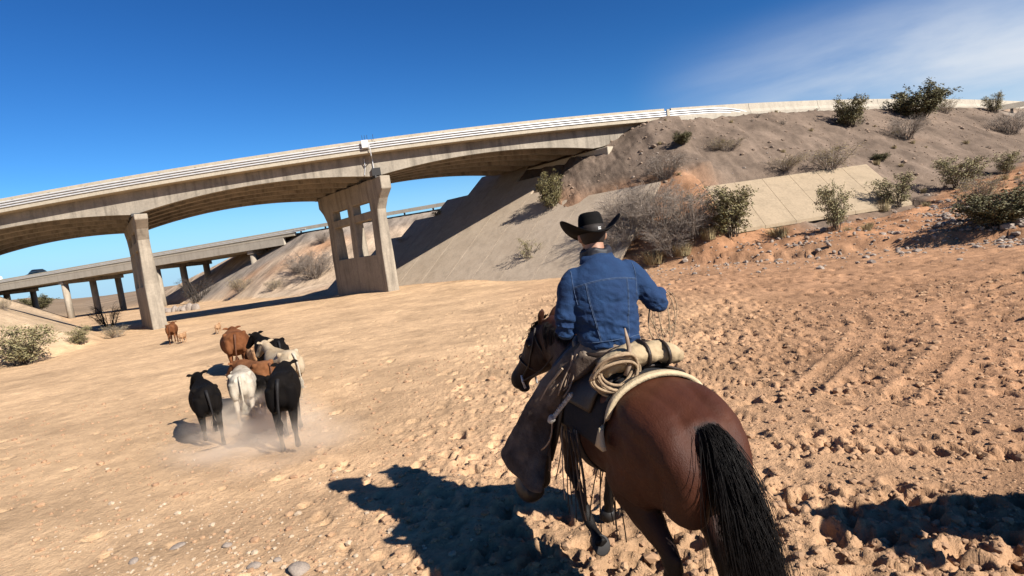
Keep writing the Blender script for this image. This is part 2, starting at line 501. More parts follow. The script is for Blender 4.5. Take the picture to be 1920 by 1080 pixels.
# hoof pits
def stamp(x, y, r, depth, ang, rim):
    i0, i1 = np.searchsorted(gx, [x-2.4*r, x+2.4*r]); j0, j1 = np.searchsorted(gy, [y-2.4*r, y+2.4*r])
    if i1-i0 < 3 or j1-j0 < 3: return
    X = gx[i0:i1][None, :]-x; Y = gy[j0:j1][:, None]-y
    ca, sa = math.cos(ang), math.sin(ang)
    U_ = (X*ca+Y*sa)/r; V2 = (-X*sa+Y*ca)/(r*.8)
    q = U_*U_+V2*V2
    pit = -depth*np.clip(1.6*(1.1-q), 0, 1)
    ring = rim*np.exp(-((np.sqrt(q)-1.35)/.32)**2)*(1+.7*U_.clip(-1.5, 1.5))
    DZ[j0:j1, i0:i1] += pit + ring
cnt = 0
for k in range(30000):
    y = 2.3 + 21*rng.random()**1.5
    x = (rng.random()*2-1)*(y*1.02+.6)
    dens = 0.05+.95*float(sstep(np.array(-3.0), np.array(1.6), np.array(x-.12*(y-6))))
    if rng.random() > dens*(.24): continue
    if x > 15: continue
    r = rng.uniform(.045, .095)*(1 + .02*y)
    j = min(np.searchsorted(gy, y), NY-1); i = min(np.searchsorted(gx, x), NX-1)
    if not onfloor[j, i] or rng.random() < flatten[j, i]*1.1: continue
    stamp(x, y, r, rng.uniform(.020, .055)*(1+.04*y), rng.uniform(0, 6.28), rng.uniform(.003, .012))
    cnt += 1
GZF = GZ + DZ
# colour of the soil itself
def lerp(a, b, t): return a + (b-a)*t[..., None]
sandL = np.array([.66, .435, .25]); sandR = np.array([.45, .25, .138]); red = np.array([.42, .215, .112])
grey = np.array([.175, .132, .10]); tan = np.array([.60, .46, .325]); plain = np.array([.30, .215, .14])
mixr = sstep(-5, 6, GX - .18*(GY-6) + 3*fbm(GX*.15, GY*.15, 3, 151))
C_ = lerp(sandL*np.ones(GX.shape+(3,)), sandR, mixr)
onbank = sstep(-.2, 1.6, S_ + 1.2*fbm(GX*.4, GY*.4, 3, 161))
C_ = lerp(C_, red, onbank*.85)
emb = sstep(-.8, -.1, E1_ + .9*fbm(GX*.18, GY*.18, 4, 171) - GZ + .1) * (S_ > 0) * sstep(14.5, 10.5, DO_ + 4*fbm(GX*.16, GY*.16, 3, 173))
C_ = lerp(C_, grey, np.clip(emb, 0, 1)*sstep(3, 6.5, S_ + 5*fbm(GX*.15, GY*.15, 3, 175))*.95)
leftb = sstep(.1, 1.2, SL_) * (S_ <= 0)
C_ = lerp(C_, np.array([.56, .41, .265]), leftb*.9)
mid = sstep(44, 60, GY) * (S_ > 0)
C_ = lerp(C_, tan, mid*sstep(-.45, 0, fbm(GX*.07, GY*.07, 3, 181))*.85)
a2, v2 = r2_coord(GX, GY)
C_ = lerp(C_, np.array([.33, .27, .215]), sstep(-.5, .2, E2_-GZ+.1)*(S_ > 0)*sstep(4.5, 2.0, -v2)*(v2 < 3))
C_ = lerp(C_, plain, sstep(110, 190, RNG_)*.9)
C_ = C_*(1 + (.30+.25*sstep(.5, 2, S_))[..., None]*fbm(GX*.8, GY*.8, 5, 191, .6)[..., None] + .12*fbm(GX*5, GY*5, 3, 192)[..., None])
C_ = np.clip(C_, .02, .9)*ALB
V = np.stack([GX, GY, GZF], -1).reshape(-1, 3).astype(np.float32)
idx = np.arange(NX*NY, dtype=np.int32).reshape(NY, NX)
quads = np.stack([idx[:-1, :-1], idx[:-1, 1:], idx[1:, 1:], idx[1:, :-1]], -1).reshape(-1, 4)
gm = bpy.data.meshes.new('ground')
gm.vertices.add(len(V)); gm.vertices.foreach_set('co', V.ravel())
gm.loops.add(quads.size); gm.loops.foreach_set('vertex_index', quads.ravel())
gm.polygons.add(len(quads))
gm.polygons.foreach_set('loop_start', np.arange(0, quads.size, 4, dtype=np.int32))
gm.polygons.foreach_set('loop_total', np.full(len(quads), 4, dtype=np.int32))
gm.polygons.foreach_set('use_smooth', np.ones(len(quads), dtype=bool))
gm.update()
ca = gm.color_attributes.new('soil', 'FLOAT_COLOR', 'POINT')
ca.data.foreach_set('color', np.concatenate([C_.reshape(-1, 3), np.ones((NX*NY, 1))], 1).astype(np.float32).ravel())
def ground_hit(x, y):
    """height of the finished ground sheet"""
    i = int(np.clip(np.searchsorted(gx, x)-1, 0, NX-2)); j = int(np.clip(np.searchsorted(gy, y)-1, 0, NY-2))
    tx = (x-gx[i])/(gx[i+1]-gx[i]); ty = (y-gy[j])/(gy[j+1]-gy[j])
    return float((GZF[j, i]*(1-tx)+GZF[j, i+1]*tx)*(1-ty) + (GZF[j+1, i]*(1-tx)+GZF[j+1, i+1]*tx)*ty)

def ground_material():
    m = bpy.data.materials.new('sandy_soil'); m.use_nodes = True
    nt = m.node_tree; P = nt.nodes['Principled BSDF']; L = nt.links.new
    P.inputs['Roughness'].default_value = .95; P.inputs['Specular IOR Level'].default_value = .08
    at = nt.nodes.new('ShaderNodeAttribute'); at.attribute_name = 'soil'
    geo = nt.nodes.new('ShaderNodeNewGeometry')
    def noise(sc, det=6, ro=.6):
        n = nt.nodes.new('ShaderNodeTexNoise'); n.inputs['Scale'].default_value = sc; n.inputs['Detail'].default_value = det; n.inputs['Roughness'].default_value = ro
        L(geo.outputs['Position'], n.inputs['Vector']); return n
    n1 = noise(3.0, 8, .7); n2 = noise(22, 6, .65); n3 = noise(1.4, 7, .68)
    mr = nt.nodes.new('ShaderNodeMapRange'); mr.inputs['From Min'].default_value = .3; mr.inputs['From Max'].default_value = .7
    mr.inputs['To Min'].default_value = .78; mr.inputs['To Max'].default_value = 1.2
    L(n1.outputs['Fac'], mr.inputs['Value'])
    mr2 = nt.nodes.new('ShaderNodeMapRange'); mr2.inputs['From Min'].default_value = .3; mr2.inputs['From Max'].default_value = .7
    mr2.inputs['To Min'].default_value = .85; mr2.inputs['To Max'].default_value = 1.15
    L(n2.outputs['Fac'], mr2.inputs['Value'])
    mu = nt.nodes.new('ShaderNodeMath'); mu.operation = 'MULTIPLY'; L(mr.outputs[0], mu.inputs[0]); L(mr2.outputs[0], mu.inputs[1])
    sc = nt.nodes.new('ShaderNodeVectorMath'); sc.operation = 'SCALE'
    L(at.outputs['Color'], sc.inputs[0]); L(mu.outputs[0], sc.inputs['Scale'])
    L(sc.outputs[0], P.inputs['Base Color'])
    vo = nt.nodes.new('ShaderNodeTexVoronoi'); vo.inputs['Scale'].default_value = 5.0; vo.feature = 'SMOOTH_F1'
    L(geo.outputs['Position'], vo.inputs['Vector'])
    b1 = nt.nodes.new('ShaderNodeBump'); b1.inputs['Strength'].default_value = .4; b1.inputs['Distance'].default_value = .1
    L(n3.outputs['Fac'], b1.inputs['Height'])
    b2 = nt.nodes.new('ShaderNodeBump'); b2.inputs['Strength'].default_value = .4; b2.inputs['Distance'].default_value = .05
    L(n1.outputs['Fac'], b2.inputs['Height']); L(b1.outputs[0], b2.inputs['Normal'])
    b3 = nt.nodes.new('ShaderNodeBump'); b3.inputs['Strength'].default_value = .8; b3.inputs['Distance'].default_value = .03
    L(n2.outputs['Fac'], b3.inputs['Height']); L(b2.outputs[0], b3.inputs['Normal'])
    n4 = noise(75, 4, .7)
    b4 = nt.nodes.new('ShaderNodeBump'); b4.inputs['Strength'].default_value = .6; b4.inputs['Distance'].default_value = .006
    L(n4.outputs['Fac'], b4.inputs['Height']); L(b3.outputs[0], b4.inputs['Normal'])
    L(b4.outputs[0], P.inputs['Normal'])
    return m
M['ground'] = ground_material()
ground = link('ground', gm, M['ground'])
tag(ground, 'trampled tan sand of the dry wash with its banks and road embankments', 'ground', kind='structure')
# ------------------------------------------------------------------ concrete
def concrete(name, a, b, streak=.5):
    m = bpy.data.materials.new(name); m.use_nodes = True
    nt = m.node_tree; P = nt.nodes['Principled BSDF']; L = nt.links.new
    P.inputs['Roughness'].default_value = .9; P.inputs['Specular IOR Level'].default_value = .2
    geo = nt.nodes.new('ShaderNodeNewGeometry')
    def noise(sc, stretch=None, det=6):
        n = nt.nodes.new('ShaderNodeTexNoise'); n.inputs['Scale'].default_value = sc; n.inputs['Detail'].default_value = det; n.inputs['Roughness'].default_value = .65
        if stretch:
            mp = nt.nodes.new('ShaderNodeMapping'); mp.inputs['Scale'].default_value = stretch
            L(geo.outputs['Position'], mp.inputs[0]); L(mp.outputs[0], n.inputs['Vector'])
        else: L(geo.outputs['Position'], n.inputs['Vector'])
        return n
    n1 = noise(.9); n2 = noise(1.6, (1.4, 1.4, .12)); n3 = noise(9)
    mx = nt.nodes.new('ShaderNodeMix'); mx.data_type = 'RGBA'
    mx.inputs['A'].default_value = (*[c*ALB for c in a], 1); mx.inputs['B'].default_value = (*[c*ALB for c in b], 1)
    mr = nt.nodes.new('ShaderNodeMapRange'); mr.inputs['From Min'].default_value = .35; mr.inputs['From Max'].default_value = .68
    L(n1.outputs['Fac'], mr.inputs['Value']); L(mr.outputs[0], mx.inputs['Factor'])
    ms = nt.nodes.new('ShaderNodeMapRange'); ms.inputs['From Min'].default_value = .48; ms.inputs['From Max'].default_value = .72
    ms.inputs['To Min'].default_value = 1; ms.inputs['To Max'].default_value = 1 - streak
    L(n2.outputs['Fac'], ms.inputs['Value'])
    m3 = nt.nodes.new('ShaderNodeMapRange'); m3.inputs['From Min'].default_value = .3; m3.inputs['From Max'].default_value = .7
    m3.inputs['To Min'].default_value = .86; m3.inputs['To Max'].default_value = 1.1
    L(n3.outputs['Fac'], m3.inputs['Value'])
    mu = nt.nodes.new('ShaderNodeMath'); mu.operation = 'MULTIPLY'; L(ms.outputs[0], mu.inputs[0]); L(m3.outputs[0], mu.inputs[1])
    sc = nt.nodes.new('ShaderNodeVectorMath'); sc.operation = 'SCALE'
    L(mx.outputs['Result'], sc.inputs[0]); L(mu.outputs[0], sc.inputs['Scale']); L(sc.outputs[0], P.inputs['Base Color'])
    b1 = nt.nodes.new('ShaderNodeBump'); b1.inputs['Strength'].default_value = .35; b1.inputs['Distance'].default_value = .02
    L(n3.outputs['Fac'], b1.inputs['Height']); L(b1.outputs[0], P.inputs['Normal'])
    return m
M['concrete'] = concrete('weathered_concrete', (.45, .375, .285), (.33, .275, .21), .5)
M['girder'] = concrete('girder_concrete', (.45, .385, .30), (.31, .265, .21), .55)
M['parapet'] = concrete('parapet_concrete', (.55, .475, .36), (.47, .40, .30), .15)
M['barrier'] = concrete('barrier_concrete', (.52, .455, .36), (.45, .39, .31), .2)
M['apron'] = concrete('slope_paving_concrete', (.56, .44, .32), (.47, .365, .26), .2)
M['slab'] = concrete('pale_slope_paving', (.44, .335, .22), (.40, .305, .20), .18)
M['steel'] = mat('galvanised_steel', (.80, .79, .77), (.70, .69, .68), rough=.45, metal=.3, scale=3, spec=.5)
M['asphalt'] = mat('asphalt', (.06, .058, .055), (.045, .044, .043), rough=.95, scale=8)
M['dark_metal'] = mat('dark_metal', (.05, .047, .045), rough=.6, metal=.3)
M['white_paint'] = mat('white_paint', (.78, .77, .74), (.7, .69, .66), rough=.5)

# ------------------------------------------------------------------ near bridge
SUP = [-34.2, -20.4, -6.7, 7.3]       # stations of the supports
DECK0, DECK1 = -48.0, 11.6
def gdepth(x):
    """girder depth below the slab underside: haunched at each support"""
    if x > SUP[-1]:
        t = (x - SUP[-1]) / (DECK1 - SUP[-1]); return 1.30 - .85 * t ** .8
    s = [SUP[0] - 13.7] + SUP
    for a, b in zip(s[:-1], s[1:]):
        if a <= x <= b:
            t = abs((x - (a + b) / 2) / ((b - a) / 2))
            return .74 + .56 * t ** 2.0
    return 1.2
def sweep(xs, prof, name, mat_, parent, smooth=False):
    """prof(x) -> list of (offset v, dz) ring, swept along the road"""
    V = []; F = []; n = None
    for x in xs:
        r = prof(x); n = len(r)
        V += [road_pt(x, v, dz) for v, dz in r]
    for i in range(len(xs) - 1):
        for k in range(n):
            F.append((i*n+k, i*n+(k+1) % n, (i+1)*n+(k+1) % n, (i+1)*n+k))
    F.append(tuple(range(n))); F.append(tuple((len(xs)-1)*n+k for k in range(n)))
    return link(name, fix_normals(pymesh(name, V, F, smooth)), mat_, parent)
PDIR = Vector((-math.sin(math.radians(40)), math.cos(math.radians(40)), 0))   # skew of the piers
PNRM = Vector((PDIR.y, -PDIR.x, 0))
bridge = empty('concrete_bridge', (-6.7, 34.5, 0))
tag(bridge, 'nearer concrete highway bridge with haunched girders and open-framed piers', 'bridge')
_bi = Matrix.Translation((6.7, -34.5, 0))
def under(o, root):
    """parent and keep the world position"""
    o.parent = root
    o.matrix_parent_inverse = root.matrix_basis.inverted()
    return o
xs_all = list(np.arange(DECK0, DECK1 - .3, .6)) + [DECK1]
SL = -.60          # slab top below parapet top
deck = under(sweep(xs_all, lambda x: [(-.14, SL+.0), (-.14, SL-.18), (-.02, SL-.20), (ROAD_W+.02, SL-.20), (ROAD_W+.14, SL-.18), (ROAD_W+.14, SL+.0)], 'deck_slab', M['parapet'], None), bridge)
under(sweep(xs_all, lambda x: [(.45, SL+.024), (.45, SL+.06), (ROAD_W-.45, SL+.06), (ROAD_W-.45, SL+.024)], 'road_surface', M['asphalt'], None), bridge)
for v0 in (0.0, ROAD_W - .30):
    under(sweep(xs_all, lambda x: [(v0, SL+.003), (v0, -.02), (v0+.03, 0), (v0+.27, 0), (v0+.30, -.02), (v0+.30, SL+.003)], 'parapet', M['parapet'], None), bridge)
def skew_x(x0, v):
    """station where the skewed line through (x0, v=0) reaches offset v"""
    sl = float(road_sl(x0)); al = math.atan(sl)
    # angle between pier direction and road normal
    rn = Vector((-math.sin(al), math.cos(al), 0)); rt = Vector((math.cos(al), math.sin(al), 0))
    return x0 + v * PDIR.dot(rt) / PDIR.dot(rn) * math.cos(al)
for k in range(6):
    vc = .66 + k * (ROAD_W - 1.32) / 5
    sh = skew_x(-6.7, vc) + 6.7
    under(sweep(xs_all, lambda x: [(vc-.17, SL-.201), (vc-.17, SL-.20-gdepth(x-sh)), (vc+.17, SL-.20-gdepth(x-sh)), (vc+.17, SL-.201)], 'girder', M['girder'], None), bridge)
# thrie-beam rail: three steel corrugations on posts, bent down at its end
def rail_line(v, dz, r, x1=18.2):
    pts = []
    for x in np.arange(DECK0, x1, .6):
        d = 0.0
        if x > x1 - 3.2: d = -.5 * ((x - (x1 - 3.2)) / 3.2) ** 2.2
        pts.append(road_pt(x, v, dz + d))
    return pts
for k, dz in enumerate((-.24, -.375, -.51)):
    mb = MB(); P_ = rail_line(-.10, dz, .05)
    mb.tube(P_, .050, 8)
    under(mb.build('rail', M['steel'], None, True), bridge)
_px = list(np.arange(-46.8, 17.2, 2.0))
_pm = MB(); _pm.box((-.05, -.012, -.62), (.05, .05, -.16)); _pme = _pm.mesh('rail_post')
for x in _px:
    o = link('rail_post', _pme, M['dark_metal']); p = road_pt(x, -.055)
    o.location = p; o.rotation_euler = (0, 0, math.atan(float(road_sl(x))))
    if x > 11.4: o.scale = (1, 1, 1.9)
    under(o, bridge)
def pier_mesh(top_z, base_z, thick=.70, length=9.6):
    """wall pier with a hammerhead cap, two small and two tall openings; built along its length from the near end"""
    T = top_z
    L0 = [0, 1.05, 1.95, 4.35, 5.15, 7.55, length - 1.05, length]
    solid_z = 2.55
    Zs = [base_z, solid_z, 4.75, 5.25, 5.85, 6.35, T]
    V = []; F = []; ids = {}
    def vert(i, j, side):
        l = L0[i]; z = Zs[j]
        if i == 0 and j < 5: l = {4: .55, 3: .98}.get(j, 1.05)
        if i == 1 and j < 5: l = max(l, {4: 1.1, 3: 1.3}.get(j, 1.3))
        if i == 7 and j < 5: l = length - {4: .55, 3: .98}.get(j, 1.05)
        if i == 6 and j < 5: l = length - 1.3
        th = thick/2 + .03 if j <= 1 else (.33 if j >= 5 else .30)
        key = (i, j, side)
        if key not in ids:
            ids[key] = len(V); V.append((l, th*side, z))
        return ids[key]
    def solid(i, j):
        if not (0 <= i < 7 and 0 <= j < 6): return False
        if j in (1, 3) and i in (2, 4): return False
        return True
    for i in range(7):
        for j in range(6):
            if not solid(i, j): continue
            for s in (1, -1):
                F.append((vert(i, j, s), vert(i+1, j, s), vert(i+1, j+1, s), vert(i, j+1, s)))
            for (di, dj, a, b) in ((-1, 0, (i, j), (i, j+1)), (1, 0, (i+1, j), (i+1, j+1)), (0, -1, (i, j), (i+1, j)), (0, 1, (i, j+1), (i+1, j+1))):
                if not solid(i+di, j+dj):
                    F.append((vert(*a, 1), vert(*b, 1), vert(*b, -1), vert(*a, -1)))
    me = fix_normals(pymesh('pier', V, F))
    return bevel_mesh(me, .035, 1)
for sx, pang in zip(SUP[:3], (34, 36.8, 40)):
    PDIR = Vector((-math.sin(math.radians(pang)), math.cos(math.radians(pang)), 0)); PNRM = Vector((PDIR.y, -PDIR.x, 0))
    z_s = float(road_z(sx)) + SL - .20 - gdepth(sx)
    p = road_pt(sx, .35)
    gz = ground_z(p.x - 2, p.y + 3)
    o = link('pier', pier_mesh(z_s - .06, gz - .8), M['concrete'])
    near = Vector((p.x, p.y, 0)) - PDIR * .35
    o.matrix_world = Matrix(((PDIR.x, PNRM.x, 0, near.x), (PDIR.y, PNRM.y, 0, near.y), (0, 0, 1, 0), (0, 0, 0, 1)))
    bpy.context.view_layer.update()
    under(o, bridge)
    # bearing blocks on the cap
    for k in range(6):
        vc = .62 + k * (ROAD_W - 1.24) / 5
        q = road_pt(skew_x(sx, vc), vc)
        mb = MB(); mb.box((-.3, -.22, z_s-.12), (.3, .22, z_s+.04), Matrix.Translation((q.x, q.y, 0)) @ Matrix.Rotation(math.atan2(PDIR.y, PDIR.x), 4, 'Z'))
        under(mb.build('bearing_block', M['dark_metal'], None), bridge)
# right-hand support seat on the paved slope
sx = SUP[3]
z_s = float(road_z(sx)) + SL - .20 - gdepth(sx)
p = road_pt(sx, .35); near = Vector((p.x, p.y, 0)) - PDIR * .5
mb = MB()
mb.box((0, -.32, z_s-2.2), (11.0, .32, z_s-.02), Matrix(((PDIR.x, PNRM.x, 0, near.x), (PDIR.y, PNRM.y, 0, near.y), (0, 0, 1, 0), (0, 0, 0, 1))))
under(link('abutment_seat', bevel_mesh(mb.mesh('abutment_seat'), .03), M['parapet']), bridge)
# back wall at the end of the deck
under(sweep([DECK1+.02, DECK1+.45], lambda x: [(-.14, SL+.0), (-.14, -1.9), (ROAD_W+.14, -1.9), (ROAD_W+.14, SL+.0)], 'back_wall', M['parapet'], None), bridge)
# utility box, conduit and bracket by the middle pier, and joint plates on the parapet
q = road_pt(-7.35, -.3); R_ = Matrix.Translation(q) @ Matrix.Rotation(math.atan(float(road_sl(-7))), 4, 'Z')
mb = MB(); mb.box((-.19, -.05, -.50), (.19, .12, -.06), R_); under(mb.build('utility_box', M['white_paint'], None), bridge)
mb = MB(); mb.tube([R_ @ Vector(v) for v in ((.22, .0, -.30), (.24, .0, -.62), (.25, .1, -.95), (.24, .70, -1.05), (.24, .74, -1.9))], .03, 6)
mb.tube([R_ @ Vector(v) for v in ((-.22, .74, -1.0), (-.24, .74, -1.5), (-.34, .74, -1.95))], .025, 6)
under(mb.build('conduit', M['steel'], None), bridge)
mb = MB(); mb.box((.12, .58, -2.06), (.62, .82, -1.62), R_); under(mb.build('junction_box', M['dark_metal'], None), bridge)
for dx in (-.12, .02, .16, .5):
    mb = MB(); mb.tube([R_ @ Vector((dx, .2, -.05)), R_ @ Vector((dx, .2, .26))], .012, 5); under(mb.build('joint_rod', M['dark_metal'], None), bridge)
q = road_pt(11.75, -.2); R_ = Matrix.Translation(q) @ Matrix.Rotation(math.atan(float(road_sl(11))), 4, 'Z')
mb = MB(); mb.box((-.10, -.02, -1.35), (.10, .06, -.10), R_); under(mb.build('end_post', M['parapet'], None), bridge)

# barrier wall along the embankment beyond the bridge
bw = empty('barrier_wall', road_pt(30, 0))
bw.location.z = 8.1
tag(bw, 'long cream concrete barrier along the top of the road embankment', 'barrier')
_x = 12.1
while _x < 80:
    x1 = min(_x + 6.0, 81)
    under(sweep(list(np.linspace(_x, x1 - .025, 5)), lambda x: [(-.16, -1.15), (-.16, -.62), (-.03, -.40), (.02, 0), (.22, 0), (.27, -.40), (.40, -.62), (.40, -1.15)], 'barrier_panel', M['barrier'], None), bw)
    _x = x1
road1 = sweep(list(np.linspace(12.15, 82, 60)), lambda x: [(.3, -1.1), (.3, SL+.05), (ROAD_W-.4, SL+.05), (ROAD_W-.4, -1.1)], 'road', M['asphalt'], None)
tag(road1, 'asphalt highway on top of the embankment behind the barrier', 'road', kind='structure')

# ------------------------------------------------------------------ slope paving
apron = empty('slope_paving', (0, 32, 0))
tag(apron, 'grey concrete slope paving running down beneath the bridge end', 'slope paving', kind=None)
TDIR = np.array([-7.5, 7.4]); TDIR = TDIR/np.linalg.norm(TDIR); TNRM = np.array([TDIR[1], -TDIR[0]])
T0 = np.array([1.2, 30.6])
def slab_on(fn, u0, u1, s0, s1, name, mat_, root, lift=.07, thick=.16, n=8):
    V = []; F = []
    us = np.linspace(u0, u1, 3); ss = np.linspace(s0, s1, n+1)
    top = []
    for s in ss:
        for u in us:
            x, y, z = fn(u, s); top.append((x, y, z + lift))
    m = len(us)
    V = top + [(a, b, c - thick) for a, b, c in top]; N = len(top)
    for i in range(n):
        for j in range(m-1):
            a = i*m+j; F.append((a, a+1, a+m+1, a+m)); F.append((N+a, N+a+m, N+a+m+1, N+a+1))
    for i in range(n):
        F.append((i*m, (i+1)*m, N+(i+1)*m, N+i*m)); F.append((i*m+m-1, N+i*m+m-1, N+(i+1)*m+m-1, (i+1)*m+m-1))
    for j in range(m-1):
        F.append((j, N+j, N+j+1, j+1)); F.append((n*m+j, n*m+j+1, N+n*m+j+1, N+n*m+j))
    return under(link(name, fix_normals(pymesh(name, V, F)), mat_), root)
def apron_fn(u, s):
    q = T0 + TDIR*u + TNRM*s
    return q[0], q[1], s/APR
for k in range(-2, 9):
    u0 = k*2.6
    s1 = 1.0
    while s1 < (12.4 if k >= 3 else (8.2 if k == 2 else (6.6 if k == 1 else 5.4))):
        q = T0 + TDIR*(u0+1.3) + TNRM*s1; xs_, v_ = road_coord(np.array([q[0]]), np.array([q[1]]))
        if float(road_z(xs_)[0]) - .92 - max(0, max(-float(v_[0])-.9, (float(v_[0])-ROAD_W+.1)*1.5))/1.42 < s1/APR + .35: break
        s1 += .2
    slab_on(apron_fn, u0+.012, u0+2.588, -.25, s1, 'paving_panel', M['apron'], apron, lift=.10)
slabt = empty('paved_slope', (16, 29, 1.5))
tag(slabt, 'pale tan concrete slab lining the embankment foot beyond the bushes', 'slope paving')
def slab_fn(u, s):
    q = SLAB_P[0] + SLAB_P[1]*u + SLAB_P[2]*s; return q[0], q[1], q[2]
for k in range(7):
    slab_on(slab_fn, k/7+.0008, (k+1)/7-.0008, -.12, 1.0, 'paving_panel', M['slab'], slabt, lift=.05, n=3)

# ------------------------------------------------------------------ far bridge
bridge2 = empty('far_bridge', (float(R2A[0]), float(R2A[1]), 0), math.atan2(R2D[1], R2D[0]))
tag(bridge2, 'farther straight concrete girder bridge on slender columns', 'bridge')
bpy.context.view_layer.update()
L2 = float(np.linalg.norm(R2B-R2A))
mb = MB(); mb.box((-40, -.15, R2Z-.95), (L2+1, R2W+.15, R2Z-.70)); mb.build('deck_slab', M['parapet'], bridge2)
mb = MB(); mb.box((-40, .4, R2Z-.697), (L2+1, R2W-.4, R2Z-.64)); mb.build('road_surface', M['asphalt'], bridge2)
for v in (0, R2W-.25):
    mb = MB(); mb.box((-40, v, R2Z-.699), (L2+1, v+.25, R2Z)); mb.build('parapet', M['parapet'], bridge2)
for k in range(4):
    v = -.13 + k*(R2W-.14)/3
    mb = MB(); mb.box((-40, v, R2Z-1.95), (L2-1, v+.4, R2Z-.951)); mb.build('girder', M['barrier'], bridge2)
for dz in (-.3, -.48):
    mb = MB(); mb.tube([(-40, -.2, R2Z+dz), (L2+3, -.2, R2Z+dz)], .05, 6); mb.build('rail', M['steel'], bridge2)
for a in (-9.0, 15.5, 37.2, 56.5):
    pr = link('pier', None if False else bevel_mesh((lambda m: (m.box((a-.55, .1, R2Z-2.5), (a+.55, R2W-.1, R2Z-1.96)), m.mesh('pier_cap'))[1])(MB()), .04), M['concrete'], bridge2)
    for v in (.7, 5.2, 9.6):
        mb = MB(); mb.tube([(a, v, -2.0), (a, v, R2Z-2.49)], .5, 12); mb.build('column', M['concrete'], pr, True)
tag(bridge2)
rb = MB(); rb.box((L2+1, .3, R2Z-1.2), (L2+70, R2W-.3, R2Z-.66))
road2 = rb.build('road', M['asphalt']); road2.matrix_world = bridge2.matrix_basis.copy()
tag(road2, 'asphalt road leading off the farther bridge', 'road', kind='structure')
gr2 = empty('guard_rail', road2.matrix_world @ Vector((L2+30, -.1, R2Z-.8)), math.atan2(R2D[1], R2D[0]))
tag(gr2, 'pale guard rail along the road beyond the farther bridge', 'guard rail')
mb = MB(); mb.box((-29, -.05, .35), (60, .05, .78)); mb.build('beam', M['barrier'], gr2)
for x in np.arange(-28, 60, 4.0):
    mb = MB(); mb.box((x-.08, .055, -.4), (x+.08, .2, .74)); mb.build('post', M['dark_metal'], gr2)
